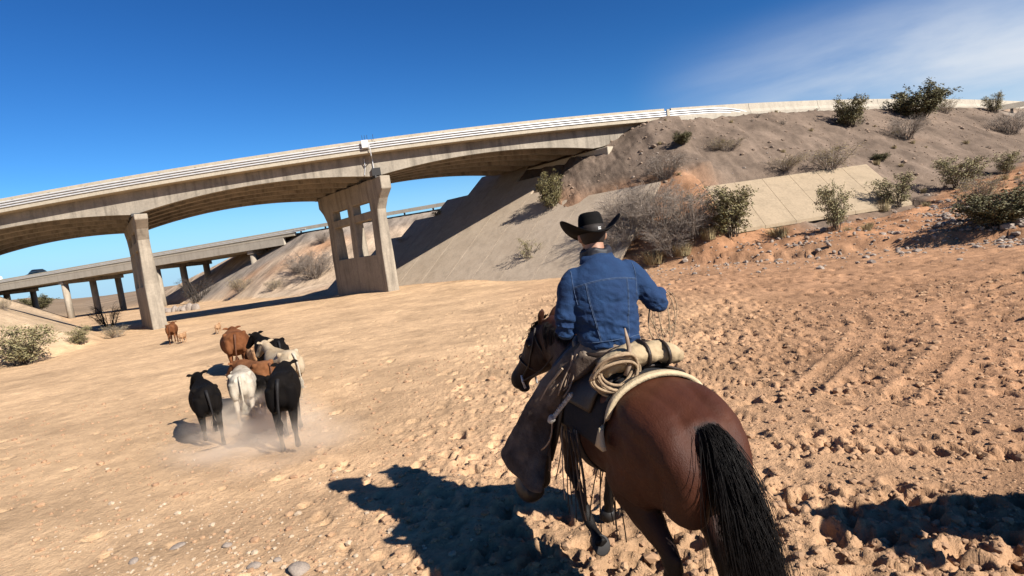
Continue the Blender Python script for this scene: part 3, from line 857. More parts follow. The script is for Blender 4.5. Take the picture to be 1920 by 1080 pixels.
# ------------------------------------------------------------------ organic shapes
def crv(pts, n):
    """Catmull-Rom through rows of numbers (position, radii ...), n samples per span"""
    P = np.array(pts, float)
    Q = np.vstack([2*P[0]-P[1], P, 2*P[-1]-P[-2]])
    out = []
    for i in range(1, len(Q)-2):
        for t in np.linspace(0, 1, n, endpoint=False):
            out.append(.5*(2*Q[i] + (Q[i+1]-Q[i-1])*t + (2*Q[i-1]-5*Q[i]+4*Q[i+1]-Q[i+2])*t*t + (3*Q[i]-3*Q[i+1]+Q[i+2]-Q[i-1])*t**3))
    out.append(P[-1])
    return np.array(out)
class Body:
    """overlapping lofts that a voxel remesh turns into one continuous skin"""
    def __init__(s): s.mb = MB()
    def loft(s, rows, n=20, k=5, side=(0, 1, 0), cap=True):
        """rows: x y z ru rv ; ru = radius along 'side', rv = across it"""
        R = crv(rows, k); R[:, 3:] = np.maximum(R[:, 3:], .002)
        pts = [Vector(r[:3]) for r in R]; V = []; F = []
        sv = Vector(side)
        for i, p in enumerate(pts):
            t = (pts[min(i+1, len(pts)-1)] - pts[max(i-1, 0)]).normalized()
            a = (sv - t*sv.dot(t))
            a = a.normalized() if a.length > 1e-4 else t.orthogonal().normalized()
            b = t.cross(a)
            for j in range(n):
                th = 2*math.pi*j/n
                V.append(p + a*(math.cos(th)*R[i, 3]) + b*(math.sin(th)*R[i, 4]))
        m = len(pts)
        for i in range(m-1):
            for j in range(n):
                F.append((i*n+j, i*n+(j+1) % n, (i+1)*n+(j+1) % n, (i+1)*n+j))
        # rounded caps
        for base, sgn in ((0, -1), (m-1, 1)):
            t = (pts[1]-pts[0]).normalized()*-1 if base == 0 else (pts[-1]-pts[-2]).normalized()
            c = len(V); V.append(pts[base] + t*min(R[base, 3], R[base, 4])*.45)
            for j in range(n):
                F.append((base*n+j, base*n+(j+1) % n, c))
        s.mb.add(V, F)
    def trunk(s, rows, n=28, k=4):
        """rows: x, centre y, centre z, half width, up, down, squareness ; sections across x"""
        R = crv(rows, k); V = []; F = []
        for r in R:
            x, cy, cz, hw, up, dn = r[:6]; e = r[6] if len(r) > 6 else 1.0
            hw, up, dn = max(hw, .003), max(up, .003), max(dn, .003)
            for j in range(n):
                th = 2*math.pi*j/n; c, q = math.cos(th), math.sin(th)
                c = math.copysign(abs(c)**e, c); q = math.copysign(abs(q)**e, q)
                V.append((x, cy + hw*c, cz + (up if q > 0 else dn)*q))
        m = len(R)
        for i in range(m-1):
            for j in range(n):
                F.append((i*n+j, i*n+(j+1) % n, (i+1)*n+(j+1) % n, (i+1)*n+j))
        for base in (0, m-1):
            c = len(V); V.append((R[base][0], R[base][1], R[base][2]))
            for j in range(n): F.append((base*n+j, base*n+(j+1) % n, c))
        s.mb.add(V, F)
    def ball(s, c, r, n=14):
        r = r if hasattr(r, '__len__') else (r, r, r)
        rows = []
        V = []; F = []
        m = n//2
        for i in range(m+1):
            ph = math.pi*i/m
            for j in range(n):
                th = 2*math.pi*j/n
                V.append((c[0]+r[0]*math.sin(ph)*math.cos(th), c[1]+r[1]*math.sin(ph)*math.sin(th), c[2]+r[2]*math.cos(ph)))
        for i in range(m):
            for j in range(n):
                F.append((i*n+j, i*n+(j+1) % n, (i+1)*n+(j+1) % n, (i+1)*n+j))
        s.mb.add(V, F)
    def skin(s, name, voxel=.012, smooth=4, fac=.5):
        me = pymesh(name, s.mb.V, s.mb.F)
        bm = bmesh.new(); bm.from_mesh(me)
        bmesh.ops.remove_doubles(bm, verts=bm.verts, dist=1e-5)
        bmesh.ops.recalc_face_normals(bm, faces=bm.faces); bm.to_mesh(me); bm.free()
        o = bpy.data.objects.new('tmp', me); COL.objects.link(o)
        md = o.modifiers.new('r', 'REMESH'); md.mode = 'VOXEL'; md.voxel_size = voxel; md.use_smooth_shade = True
        if smooth:
            sm = o.modifiers.new('s', 'SMOOTH'); sm.factor = fac; sm.iterations = smooth
        dg = bpy.context.evaluated_depsgraph_get()
        out = bpy.data.meshes.new_from_object(o.evaluated_get(dg))
        out.name = name
        bpy.data.objects.remove(o); bpy.data.meshes.remove(me)
        out.polygons.foreach_set('use_smooth', [True]*len(out.polygons))
        return out
def verts_np(me):
    a = np.empty(len(me.vertices)*3, np.float32); me.vertices.foreach_get('co', a); return a.reshape(-1, 3)
def norms_np(me):
    a = np.empty(len(me.vertices)*3, np.float32); me.vertices.foreach_get('normal', a); return a.reshape(-1, 3)
def paint(me, name, C):
    ca = me.color_attributes.new(name, 'FLOAT_COLOR', 'POINT')
    ca.data.foreach_set('color', np.concatenate([np.clip(C, 0, 1), np.ones((len(C), 1))], 1).astype(np.float32).ravel())
def displace(me, d):
    v = verts_np(me); n = norms_np(me); v = v + n*d[:, None]
    me.vertices.foreach_set('co', v.astype(np.float32).ravel()); me.update()
def strands(paths, r0, r1, n=3, name='hair'):
    """many thin tapered hairs as one mesh"""
    mb = MB()
    for p in paths:
        m = len(p); mb.tube(p, [r0 + (r1-r0)*i/(m-1) for i in range(m)], n, cap=False)
    return pymesh(name, mb.V, mb.F, True)
def fur(name, attr='coat', rough=.55, spec=.35, sheen=.1, bump=.25, bscale=140):
    return mat(name, (1, 1, 1), (.8, .78, .76), rough=rough, scale=14, attr=attr, bump=bump, bscale=bscale, spec=spec, sheen=sheen, stretch=(.35, 1.2, .6))
# ------------------------------------------------------------------ the horse (local: +X ahead, +Y its left, origin on the ground below the girth)
M['coat'] = fur('bay_coat', rough=.6, spec=.2, sheen=0, bump=.3, bscale=120)
M['black_hair'] = mat('black_hair', (.006, .005, .005), (.012, .009, .008), rough=.6, scale=30, spec=.12)
M['hoof'] = mat('hoof_horn', (.022, .018, .016), (.012, .010, .009), rough=.6, scale=20)
M['eye'] = mat('dark_eye', (.008, .006, .005), rough=.12, spec=.6)
HEAD = math.radians(16)          # heading, turned to the left of the way the camera looks
HORSE_M = Matrix.Translation((0.555, 3.38, 0)) @ Matrix.Rotation(math.radians(90) + HEAD, 4, 'Z')
def horse_body():
    b = Body()
    b.trunk([(-.90, 0, 1.13, .05, .08, .12, 1), (-.86, 0, 1.13, .17, .17, .24, 1), (-.78, 0, 1.12, .235, .215, .33, .95), (-.62, 0, 1.13, .29, .265, .36, .9),
             (-.44, 0, 1.13, .305, .30, .36, .9), (-.24, 0, 1.11, .29, .315, .33, .9), (0, 0, 1.10, .30, .325, .345, .92), (.22, 0, 1.08, .305, .345, .36, .92),
             (.42, 0, 1.09, .275, .405, .365, .95), (.58, 0, 1.11, .25, .36, .36, 1), (.74, 0, 1.14, .20, .25, .30, 1), (.83, 0, 1.15, .11, .12, .18, 1)])
    # croup muscles and tail head
    for s in (1, -1):
        b.loft([(-.34, s*.13, 1.30, .10, .09), (-.55, s*.13, 1.265, .145, .13), (-.74, s*.125, 1.19, .13, .14), (-.84, s*.115, 1.05, .11, .12), (-.80, s*.12, .86, .095, .12)], side=(0, 1, 0))
        b.ball((-.36, s*.215, 1.31), (.09, .06, .07))          # point of hip
        b.ball((.40, s*.20, 1.15), (.16, .09, .24))            # shoulder
        b.ball((.62, s*.15, 1.00), (.13, .11, .15))
    b.loft([(-.60, 0, 1.335, .07, .05), (-.80, 0, 1.275, .05, .045), (-.90, 0, 1.21, .04, .04), (-.955, 0, 1.12, .032, .032), (-.97, 0, 1.02, .025, .025)])
    # hind legs: left swung forward, right behind
    def hind(s, hip, stifle, hock, fet, hoof):
        y = s*.155
        b.loft([(hip[0], y*.85, hip[1], .13, .22), ((hip[0]*.5+stifle[0]*.5)-.02, y*1.05, (hip[1]+stifle[1])/2, .135, .215), (stifle[0]-.03, y*1.1, stifle[1], .115, .17),
                (stifle[0]*.55+hock[0]*.45, y*.92, stifle[1]*.55+hock[1]*.45, .072, .105), (hock[0]*.85+stifle[0]*.15, y*.78, hock[1]+.09, .05, .070), (hock[0], y*.75, hock[1], .047, .065), (hock[0]*.85+fet[0]*.15, y*.75, hock[1]*.85+fet[1]*.15, .036, .048),
                (hock[0]*.5+fet[0]*.5, y*.75, (hock[1]+fet[1])/2, .032, .039), (fet[0]*.9+hock[0]*.1, y*.75, fet[1]+.03, .034, .042), (fet[0], y*.75, fet[1], .038, .045),
                (fet[0]*.5+hoof[0]*.5, y*.75, (fet[1]+hoof[1])/2, .032, .035), (hoof[0], y*.75, hoof[1]+.05, .046, .05), (hoof[0]+.02, y*.75, hoof[1], .054, .062)], k=4, side=(0, 1, 0))
        dx, dz = hock[0]-stifle[0], hock[1]-stifle[1]; l = math.hypot(dx, dz)
        b.ball((hock[0]-.045, y*.75, hock[1]+.045), (.03, .026, .05))  # point of hock
    hind(1, (-.56, 1.12), (-.33, .86), (-.62, .50), (-.44, .19), (-.34, .10))
    hind(-1, (-.58, 1.12), (-.42, .84), (-.70, .53), (-.76, .22), (-.74, .02))
    def fore(s, elbow, knee, fet, hoof):
        y = s*.15
        b.loft([(.46, y*.9, 1.12, .10, .15), (elbow[0], y, elbow[1], .085, .125), (elbow[0]*.5+knee[0]*.5, y, elbow[1]*.5+knee[1]*.5, .058, .078), (knee[0]*.85+elbow[0]*.15, y, knee[1]*.85+elbow[1]*.15, .043, .05),
                (knee[0], y, knee[1], .046, .05), (knee[0]*.8+fet[0]*.2, y, knee[1]*.8+fet[1]*.2, .034, .036), (knee[0]*.5+fet[0]*.5, y, knee[1]*.5+fet[1]*.5, .028, .032),
                (fet[0], y, fet[1], .037, .04), (fet[0]*.5+hoof[0]*.5, y, fet[1]*.5+hoof[1]*.5, .032, .034), (hoof[0], y, hoof[1], .047, .05), (hoof[0]*1.22-fet[0]*.22, y, hoof[1]*1.25-fet[1]*.25, .055, .06)], k=4, side=(0, 1, 0))
    fore(1, (.50, .90), (.64, .57), (.40, .30), (.27, .22))
    fore(-1, (.48, .90), (.62, .56), (.72, .24), (.78, .09))
    # neck, curving to the rider's right then the head turned left
    NK = [(.42, 0, 1.20, .18, .31), (.60, .01, 1.30, .15, .265), (.77, .01, 1.40, .13, .23), (.90, .025, 1.45, .115, .20), (1.00, .04, 1.49, .105, .17)]
    b.loft(NK, side=(0, 1, 0))
    # head
    po = Vector((1.01, .045, 1.525)); d = Vector((.58, .36, -.66)).normalized()
    sd = Vector((0, 0, 1)).cross(d).normalized(); up = d.cross(sd)
    def hp(a, h, w=0.0): return po + d*a + up*h + sd*w
    rows = []
    for a, h, ru, rv in ((-.07, -.04, .06, .08), (0, -.045, .088, .125), (.10, -.055, .10, .145), (.20, -.055, .098, .140), (.30, -.045, .078, .112), (.40, -.035, .062, .085), (.48, -.035, .055, .072), (.55, -.04, .058, .07), (.60, -.045, .048, .055), (.625, -.05, .03, .035)):
        p = hp(a, h); rows.append((p.x, p.y, p.z, ru*1.16, rv*1.16))
    b.loft(rows, side=tuple(sd), k=4)
    for s in (1, -1):
        p = hp(.16, -.10, s*.06); b.ball(tuple(p), (.075, .05, .075))          # cheek
        p = hp(.155, .035, s*.095); b.ball(tuple(p), .034)                        # brow
        e0, e1, e2 = hp(-.04, .07, s*.06), hp(-.11, .09, s*.085), hp(-.165, .10, s*.095)
        b.loft([(*e0, .026, .018), (*e1, .034, .02), (*e1.lerp(e2, .6), .024, .013), (*e2, .006, .006)], side=tuple(sd), n=10, k=3)
    p = hp(.57, -.115); b.ball(tuple(p), (.05, .045, .03))                       # chin
    me = b.skin('horse_body', .0115, 5, .5)
    # coat colour: bay with black points
    v = verts_np(me)
    n1 = fbm(v[:, 0]*4+v[:, 1]*3, v[:, 2]*4+v[:, 1]*2, 4, 301)
    bay = np.array([.068, .019, .0075]); dark = np.array([.022, .008, .005]); blk = np.array([.008, .006, .005]); lite = np.array([.12, .038, .014])
    C = bay*np.ones((len(v), 3))
    C = lerp(C, lite, sstep(.0, .5, n1)*.5)
    C = lerp(C, dark, sstep(1.02, .72, v[:, 2])*.75*(v[:, 0] < .6))
    C = lerp(C, dark, sstep(.35, .75, v[:, 0])*.6)
    leg = sstep(.68, .50, v[:, 2] + .06*n1)*(np.abs(v[:, 1]) > .05)*(v[:, 0] < 1.0)
    C = lerp(C, blk, leg)
    hv = (v - np.array(po)) @ np.array(d)
    C = lerp(C, np.array([.024, .008, .005]), sstep(-.05, .1, hv)*(v[:, 0] > .95))
    C = lerp(C, blk, sstep(.40, .56, hv)*(v[:, 0] > .95))
    C = lerp(C, blk, (v[:, 0] < -.86)*sstep(1.33, 1.26, v[:, 2])*(np.abs(v[:, 1]) < .06))
    paint(me, 'coat', C)
    # surface unevenness of muscle
    displace(me, .010*fbm(v[:, 0]*7+v[:, 1]*5, v[:, 2]*6, 3, 311).astype(np.float32))
    return me, hp, NK
horse = empty('horse'); horse.matrix_world = HORSE_M
tag(horse, 'saddled bay horse with black tail trotting away under the rider in denim', 'horse')
_hme, hp, NK = horse_body()
hbody = link('body', _hme, M['coat'], horse)
HBVH = BVHTree.FromObject(hbody, bpy.context.evaluated_depsgraph_get()) if False else None
_bm = bmesh.new(); _bm.from_mesh(_hme); HBVH = BVHTree.FromBMesh(_bm)
# eyes
for s in (1, -1):
    mb = Body(); mb.ball(tuple(hp(.15, .015, s*.104)), .021, 12); link('eye', mb.mb.mesh('eye', True), M['eye'], horse)
# tail
_r = np.random.default_rng(11)
def tail_paths(n, root, bend, length, spread, m=12, seed=1):
    r = np.random.default_rng(seed); out = []
    for i in range(n):
        a = r.uniform(0, 6.283); q = math.sqrt(r.random())
        st = r.random()**1.3
        o0 = Vector((root[0] - .075*st, .034*q*math.cos(a), root[1] - .26*st + .02*q*math.sin(a)))
        L = length*r.uniform(.62, 1.0)*(1-.12*st); sx, sy = r.normal(0, spread), r.normal(0, spread)
        ph = r.uniform(0, 6.28); am = r.uniform(.004, .018)
        pts = []
        for k in range(m):
            t = k/(m-1)
            base = bend(t*L)
            w = .25 + 1.15*math.sin(min(t*1.15, 1)*math.pi*.62)
            pts.append(o0 + base + Vector((sx*w*.8 + am*math.sin(ph+5*t), sy*w + am*math.cos(ph+4*t), .0)))
        out.append(pts)
    return out
def tbend(u):
    # leaves the dock backwards, arches, falls and blows a little back and to the right
    return Vector((-.15*(1-math.exp(-u*4.0)) - .02*u, -.03*u - .05*u*u, -.95*u + .12*(1-math.exp(-u*6)) - .02*u*u))
tm = strands(tail_paths(5600, (-.895, 1.285), tbend, 1.14, .030, seed=3) + tail_paths(240, (-.90, 1.26), tbend, 1.2, .055, seed=4), .0015, .0006, 3, 'tail_hair')
link('tail', tm, M['black_hair'], horse)
b = Body()
_tc0 = [Vector((-.93, 0, 1.17)) + tbend(u) for u in (0, .12, .3, .5, .7, .85)]
b.loft([(*p, r, r) for p, r in zip(_tc0, (.032, .046, .05, .045, .03, .012))], n=12)
link('tail_core', b.skin('tail_core', .012, 2), mat('tail_core_black', (.006, .005, .005), rough=1, spec=0), horse)
# mane along the crest
mp = []
for i in range(520):
    t = _r.random(); k = crv(NK, 8); j = t*(len(k)-1); a = k[int(j)]; 
    top = Vector((a[0]-.06*0, a[1], a[2])); nrm = Vector((-.62, 0, .78))
    p0 = top + nrm*(a[4]*.93)
    L = _r.uniform(.12, .24); sd = -1 if _r.random() < .75 else 1
    pts = []
    for q in range(7):
        u = q/6
        pts.append(p0 + Vector((-.05*u*L*4+_r.normal(0, .004), sd*(.02+.10*math.sin(u*1.6))*min(1, u*2.2)*.9, .03*math.sin(u*2.2) - L*u*u*1.0)))
    mp.append(pts)
for i in range(70):
    p0 = hp(-.05+_r.normal(0, .02), .09, _r.normal(0, .02)); mp.append([p0, hp(.02, .115, _r.normal(0, .03)), hp(.09+_r.normal(0, .03), .10, _r.normal(0, .04)), hp(.16+_r.normal(0, .03), .085, _r.normal(0, .045))])
link('mane', strands(mp, .003, .001, 3, 'mane_hair'), M['black_hair'], horse)
# hooves: dark horn shells
for (hx, hy, hz, ang) in ((-.335, .116, .085, 35), (-.73, -.116, .02, 0), (.255, .15, .205, 110), (.785, -.15, .075, -15)):
    mb = MB(); R_ = Matrix.Translation((hx, hy, hz)) @ Matrix.Rotation(math.radians(ang), 4, 'Y')
    n = 14; V = []; F = []
    for (r, z, dx) in ((.050, .065, -.005), (.064, -.02, .012), (.058, -.022, .012)):
        for k in range(n):
            th = 2*math.pi*k/n; V.append(R_ @ Vector((dx + r*1.05*math.cos(th), r*.95*math.sin(th), z)))
    for i in range(2):
        for k in range(n): F.append((i*n+k, i*n+(k+1) % n, (i+1)*n+(k+1) % n, (i+1)*n+k))
    F.append(tuple(2*n+k for k in range(n))); F.append(tuple(range(n)))
    mb.add(V, F); link('hoof', mb.mesh('hoof', True), M['hoof'], horse)
# ------------------------------------------------------------------ tack and rider (in the horse's own frame)
M['leather'] = mat('dark_saddle_leather', (.045, .028, .018), (.022, .014, .010), rough=.5, scale=9, bump=.2, bscale=60)
M['pad'] = mat('black_wool_pad', (.013, .013, .016), (.022, .021, .024), rough=.95, scale=40, bump=.5, bscale=120)
M['cream'] = mat('cream_fleece', (.62, .49, .31), (.50, .38, .23), rough=.9, scale=18, bump=.4, bscale=90)
M['canvas'] = mat('cream_canvas', (.52, .40, .24), (.36, .26, .15), rough=.85, scale=9, bump=.3, bscale=50)
M['rope'] = mat('tan_rope', (.46, .33, .20), (.30, .20, .12), rough=.8, scale=30, bump=.5, bscale=160)
M['white_rope'] = mat('white_braided_rope', (.62, .58, .52), (.33, .30, .27), rough=.8, scale=60, bump=.6, bscale=180, lo=.42, hi=.58)
M['string'] = mat('leather_string', (.40, .29, .20), (.22, .15, .10), rough=.8, scale=20)
M['string_dark'] = mat('dark_leather_string', (.06, .042, .03), (.03, .022, .016), rough=.8, scale=20)
M['denim'] = mat('blue_denim', (.006, .026, .084), (.011, .045, .125), rough=.9, scale=7, bump=.35, bscale=150, sheen=0, lo=.3, hi=.7)
M['stitch'] = mat('pale_stitching', (.085, .13, .22), (.04, .07, .14), rough=.9, scale=60)
M['felt'] = mat('black_felt', (.0055, .005, .005), (.011, .010, .009), rough=.9, scale=14, spec=.08)
M['scarf'] = mat('black_silk', (.010, .010, .014), (.02, .02, .028), rough=.6, scale=12)
M['skin'] = mat('skin', (.44, .24, .155), (.36, .18, .115), rough=.55, scale=12, bump=.1, bscale=90)
M['hair_brown'] = mat('short_dark_hair', (.02, .013, .009), rough=.7)
M['suede'] = mat('brown_suede', (.055, .036, .025), (.20, .145, .105), rough=.95, scale=5, bump=.5, bscale=50, lo=.40, hi=.70)
M['khaki'] = mat('khaki_trousers', (.30, .23, .17), (.22, .165, .12), rough=.9, scale=9, bump=.25, bscale=110)
M['boot'] = mat('dark_boot_leather', (.010, .007, .006), (.018, .012, .009), rough=.55, scale=9)
HM = HORSE_M
def obj_in_horse(name, me, mat_, parent=None):
    o = link(name, me, mat_)
    if parent is None:
        o.matrix_world = HM
    else:
        o.parent = parent
    return o
def root_at_horse(name):
    e = empty(name); e.matrix_world = HM; return e
def wrap(xs, angs, off, cz=1.10, cy=0.0):
    """points round the horse's back: xs along it, angle from straight up, positive to its left"""
    P = []
    for x in xs:
        row = []
        for a in angs:
            d = Vector((0, math.sin(a), math.cos(a)))
            h, n, i, _ = HBVH.ray_cast(Vector((x, cy, cz)) + d*1.2, -d)
            if h is None: h = Vector((x, cy, cz)) + d*.3
            row.append(h + d*off)
        P.append(row)
    return P
def sheet(name, P, thick, mat_, parent, smooth=True):
    """closed shell from a grid of points, thickened inwards along rows' normals"""
    nu, nv = len(P), len(P[0])
    A = np.array([[list(p) for p in r] for r in P])
    du = np.gradient(A, axis=0); dv = np.gradient(A, axis=1)
    N = np.cross(du, dv); N /= np.linalg.norm(N, axis=2, keepdims=True)+1e-9
    c = A.mean(axis=(0, 1)); 
    if ((A-c)*N).sum(axis=2).mean() < 0: N = -N
    B = A - N*thick
    V = list(A.reshape(-1, 3)) + list(B.reshape(-1, 3)); n = nu*nv; F = []
    for i in range(nu-1):
        for j in range(nv-1):
            a = i*nv+j; F.append((a, a+1, a+nv+1, a+nv)); F.append((n+a, n+a+nv, n+a+nv+1, n+a+1))
    for i in range(nu-1):
        a = i*nv; F.append((a, a+nv, n+a+nv, n+a)); a = i*nv+nv-1; F.append((a, n+a, n+a+nv, a+nv))
    for j in range(nv-1):
        a = j; F.append((a, n+a, n+a+1, a+1)); a = (nu-1)*nv+j; F.append((a, a+1, n+a+1, n+a))
    me = fix_normals(pymesh(name, V, F, smooth))
    return link(name, me, mat_, parent)
angs = np.linspace(-1.62, 1.62, 41)
def pad_x(a, x0, x1):
    """rear edge swept and rounded at the lower corners"""
    k = abs(a)/1.62
    return x0 + .07*k**5 + .03*k**2, x1 - .05*k**5
pad = root_at_horse('saddle_pad')
tag(pad, 'black wool saddle pad with cream edging on the bay horse', 'saddle pad')
def pad_grid(x0, x1, off, amax, n=16, f=pad_x):
    P = []
    for t in np.linspace(0, 1, n):
        row = []
        for a in np.linspace(-amax, amax, 41):
            xa, xb = f(a*1.62/amax, x0, x1); x = xa + (xb-xa)*t
            row.append(wrap([x], [a], off)[0][0])
        P.append(row)
    # relax so that the cloth does not copy every muscle
    A = np.array([[list(p) for p in r] for r in P])
    for _ in range(6):
        B = A.copy(); B[1:-1] = .5*A[1:-1]+.25*(A[:-2]+A[2:]); B[:, 1:-1] = .5*B[:, 1:-1]+.25*(B[:, :-2]+B[:, 2:]); A = B
    return [[Vector(p) for p in r] for r in A]
PG = pad_grid(-.44, .47, .030, 1.60)
sheet('pad_cloth', PG, .022, M['pad'], pad)
EG = pad_grid(-.475, -.425, .034, 1.52, n=4)
sheet('cream_edging', EG, .024, M['cream'], pad)
saddle = root_at_horse('saddle')
tag(saddle, 'dark leather western saddle strapped over the black pad', 'saddle')
sheet('skirt', pad_grid(-.34, .40, .048, 1.12), .014, M['leather'], saddle)
b = Body()   # seat rising to cantle and fork
b.trunk([(-.30, 0, 1.50, .17, .03, .06, .8), (-.25, 0, 1.51, .20, .085, .08, .8), (-.18, 0, 1.50, .19, .05, .08, .8), (-.05, 0, 1.49, .165, .02, .07, .8), (.10, 0, 1.49, .155, .025, .08, .8), (.22, 0, 1.52, .16, .06, .10, .8), (.31, 0, 1.54, .14, .06, .10, .8), (.36, 0, 1.52, .08, .03, .06, .8)])
link('seat', b.skin('seat', .012, 4), M['leather'], saddle)
b = Body(); b.loft([(.27, 0, 1.57, .03, .03), (.29, 0, 1.66, .024, .024), (.31, 0, 1.70, .04, .026), (.315, 0, 1.715, .045, .015)])
link('horn', b.skin('horn', .008, 2), M['leather'], saddle)
for s in (1, -1):
    # fender, stirrup leather and tapadero-hooded stirrup
    ft = [Vector((.16, s*.26, 1.40)), Vector((.22, s*.335, 1.20)), Vector((.27, s*.375, 1.00)), Vector((.31, s*.40, .82))]
    P = []
    for k, c in enumerate(ft):
        w = [.09, .11, .10, .035][k]
        P.append([c + Vector((dx*w, 0, 0)) for dx in np.linspace(-1, 1, 7)])
    sheet('fender', P, .012, M['leather'], saddle)
    b = Body()
    b.loft([(.26, s*.53, .66, .06, .05), (.34, s*.54, .635, .072, .075), (.46, s*.54, .605, .068, .085), (.58, s*.54, .58, .045, .06), (.66, s*.54, .57, .02, .025)], side=(0, 1, 0))
    link('stirrup', b.skin('stirrup', .009, 3), M['boot'], saddle)
# cinch
P = wrap([-.02, .02, .06, .10], np.linspace(1.2, 2*math.pi-1.2, 40), .012)
sheet('cinch', P, .01, M['string_dark'], saddle)
# strings tied to the saddle, hanging down behind the leg and below the belly
_r = np.random.default_rng(5)
def string_mesh(name, p0s, ends, r=.0035, sag=.02):
    mb = MB()
    for a, e in zip(p0s, ends):
        a, e = Vector(a), Vector(e); pts = []
        j = Vector((_r.normal(0, .015), _r.normal(0, .015), 0))
        for t in np.linspace(0, 1, 8):
            pts.append(a.lerp(e, t) + j*math.sin(t*math.pi) + Vector((0, 0, -sag*math.sin(t*math.pi))))
        mb.tube(pts, r, 5)
    return mb.mesh(name, True)
for i in range(16):
    x = -.06 + _r.normal(0, .05); y = .37 + _r.normal(0, .02)
    link('saddle_string', string_mesh('saddle_string', [(x, y, 1.12)], [(x-.02+_r.normal(0, .06), y+.03+_r.normal(0, .03), .70+_r.normal(0, .07))], .0035), M['string' if i % 5 == 0 else 'string_dark'], saddle)
for i in range(7):
    x = -.10 + .04*i; link('cinch_string', string_mesh('cinch_string', [(x, .14, .78)], [(x-.04+_r.normal(0, .05), .17+_r.normal(0, .05), .44+_r.normal(0, .06))], .004), M['string_dark'], saddle)

# bundle behind the cantle: canvas roll with coils of rope
roll = root_at_horse('bedroll'); tag(roll, 'cream canvas roll tied behind the saddle with dark straps', 'bedroll')
b = Body()
b.loft([(-.335, .24, 1.49, .04, .04), (-.33, .20, 1.51, .07, .055), (-.325, .08, 1.54, .088, .066), (-.32, -.05, 1.535, .080, .060), (-.32, -.17, 1.51, .074, .055), (-.32, -.24, 1.475, .045, .04)], side=(1, 0, 0))
rm = b.skin('roll', .010, 3); v = verts_np(rm); displace(rm, (.026*fbm(v[:, 1]*12, v[:, 2]*12+v[:, 0]*12, 4, 401)).astype(np.float32))
link('roll', rm, M['canvas'], roll)
for y0 in (-.01, -.13):
    mb = MB(); pts = []
    for th in np.linspace(0, 2*math.pi, 21): pts.append((-.322+.092*math.cos(th), y0, (1.54 if y0 > -.1 else 1.52)+.070*math.sin(th)))
    mb.tube(pts, .010, 6); mb.build('strap', M['leather'], roll, True)
coil = root_at_horse('rope_coil'); tag(coil, 'coiled tan rope hung at the left of the cream roll', 'rope')
for k in range(9):
    mb = MB(); pts = []; r1, r2 = .085+.008*_r.normal(), .115+.010*_r.normal()
    c = Vector((-.37+.016*_r.normal(), .20+.018*_r.normal(), 1.475+.014*_r.normal())); tl = .35+.12*_r.normal()
    for th in np.linspace(0, 2*math.pi, 29):
        pts.append(c + Vector((-.06*math.sin(th)*tl-.035+.02*math.cos(2*th), r2*math.cos(th), r1*math.sin(th)*(1.0))))
    mb.tube(pts, .0085, 6); mb.build('rope_loop', M['rope'], coil, True)
mb = MB(); mb.tube([(-.40, .14, 1.46), (-.41, .11, 1.52), (-.40, .10, 1.60), (-.40, .105, 1.66), (-.40, .11, 1.71)], [.012, .014, .012, .010, .004], 6); mb.build('rope_end', M['string'], coil, True)

# white braided rope with a knot on the left side
wr = root_at_horse('braided_rope'); tag(wr, 'short white braided rope with a knot hanging beside the saddle pad', 'rope')
A, B = Vector((-.10, .345, 1.335)), Vector((.02, .44, 1.18))
for s in (0, 1, 2):
    mb = MB(); pts = []
    for t in np.linspace(0, 1, 40):
        ph = t*26 + s*2.094; pts.append(A.lerp(B, t) + Vector((math.cos(ph)*.006, math.cos(ph)*.006, math.sin(ph)*.009)))
    mb.tube(pts, .0075, 6); mb.build('strand', M['white_rope'], wr, True)
b = Body(); b.ball(tuple(B), .024); b.ball(tuple(B+Vector((.006, .008, -.012))), .02); link('knot', b.skin('knot', .005, 1), M['white_rope'], wr)
link('rope_tail', string_mesh('rope_tail', [tuple(B)], [(.12, .50, .97)], .005), M['string'], wr)

# ------------------------------------------------------------------ rider
SEAT = Vector((.05, 0, 1.52)); YAW = math.radians(-11)
def T(p):
    c, s = math.cos(YAW), math.sin(YAW)
    return SEAT + Vector((p[0]*c - p[1]*s, p[0]*s + p[1]*c, p[2]))
def TR(row):
    q = T(row[:3]); return (q.x, q.y, q.z, *row[3:])
SIDE = (math.sin(-YAW), math.cos(YAW), 0)
person = root_at_horse('person')
tag(person, 'rider in blue denim jacket and black hat sitting on the bay horse', 'person')
ARM_R = [(0, -.175, .450), (.015, -.325, .235), (.20, -.42, .265)]
ARM_L = [(0, .175, .445), (.0, .265, .165), (.26, .14, .175)]
b = Body()
b.loft([TR(r) for r in [(-.01, 0, -.02, .15, .11), (0, 0, .12, .15, .10), (.01, 0, .34, .18, .11), (.01, 0, .47, .16, .09), (.03, 0, .53, .065, .065), (.06, 0, .60, .058, .062), (.08, 0, .66, .06, .07)]], side=SIDE)
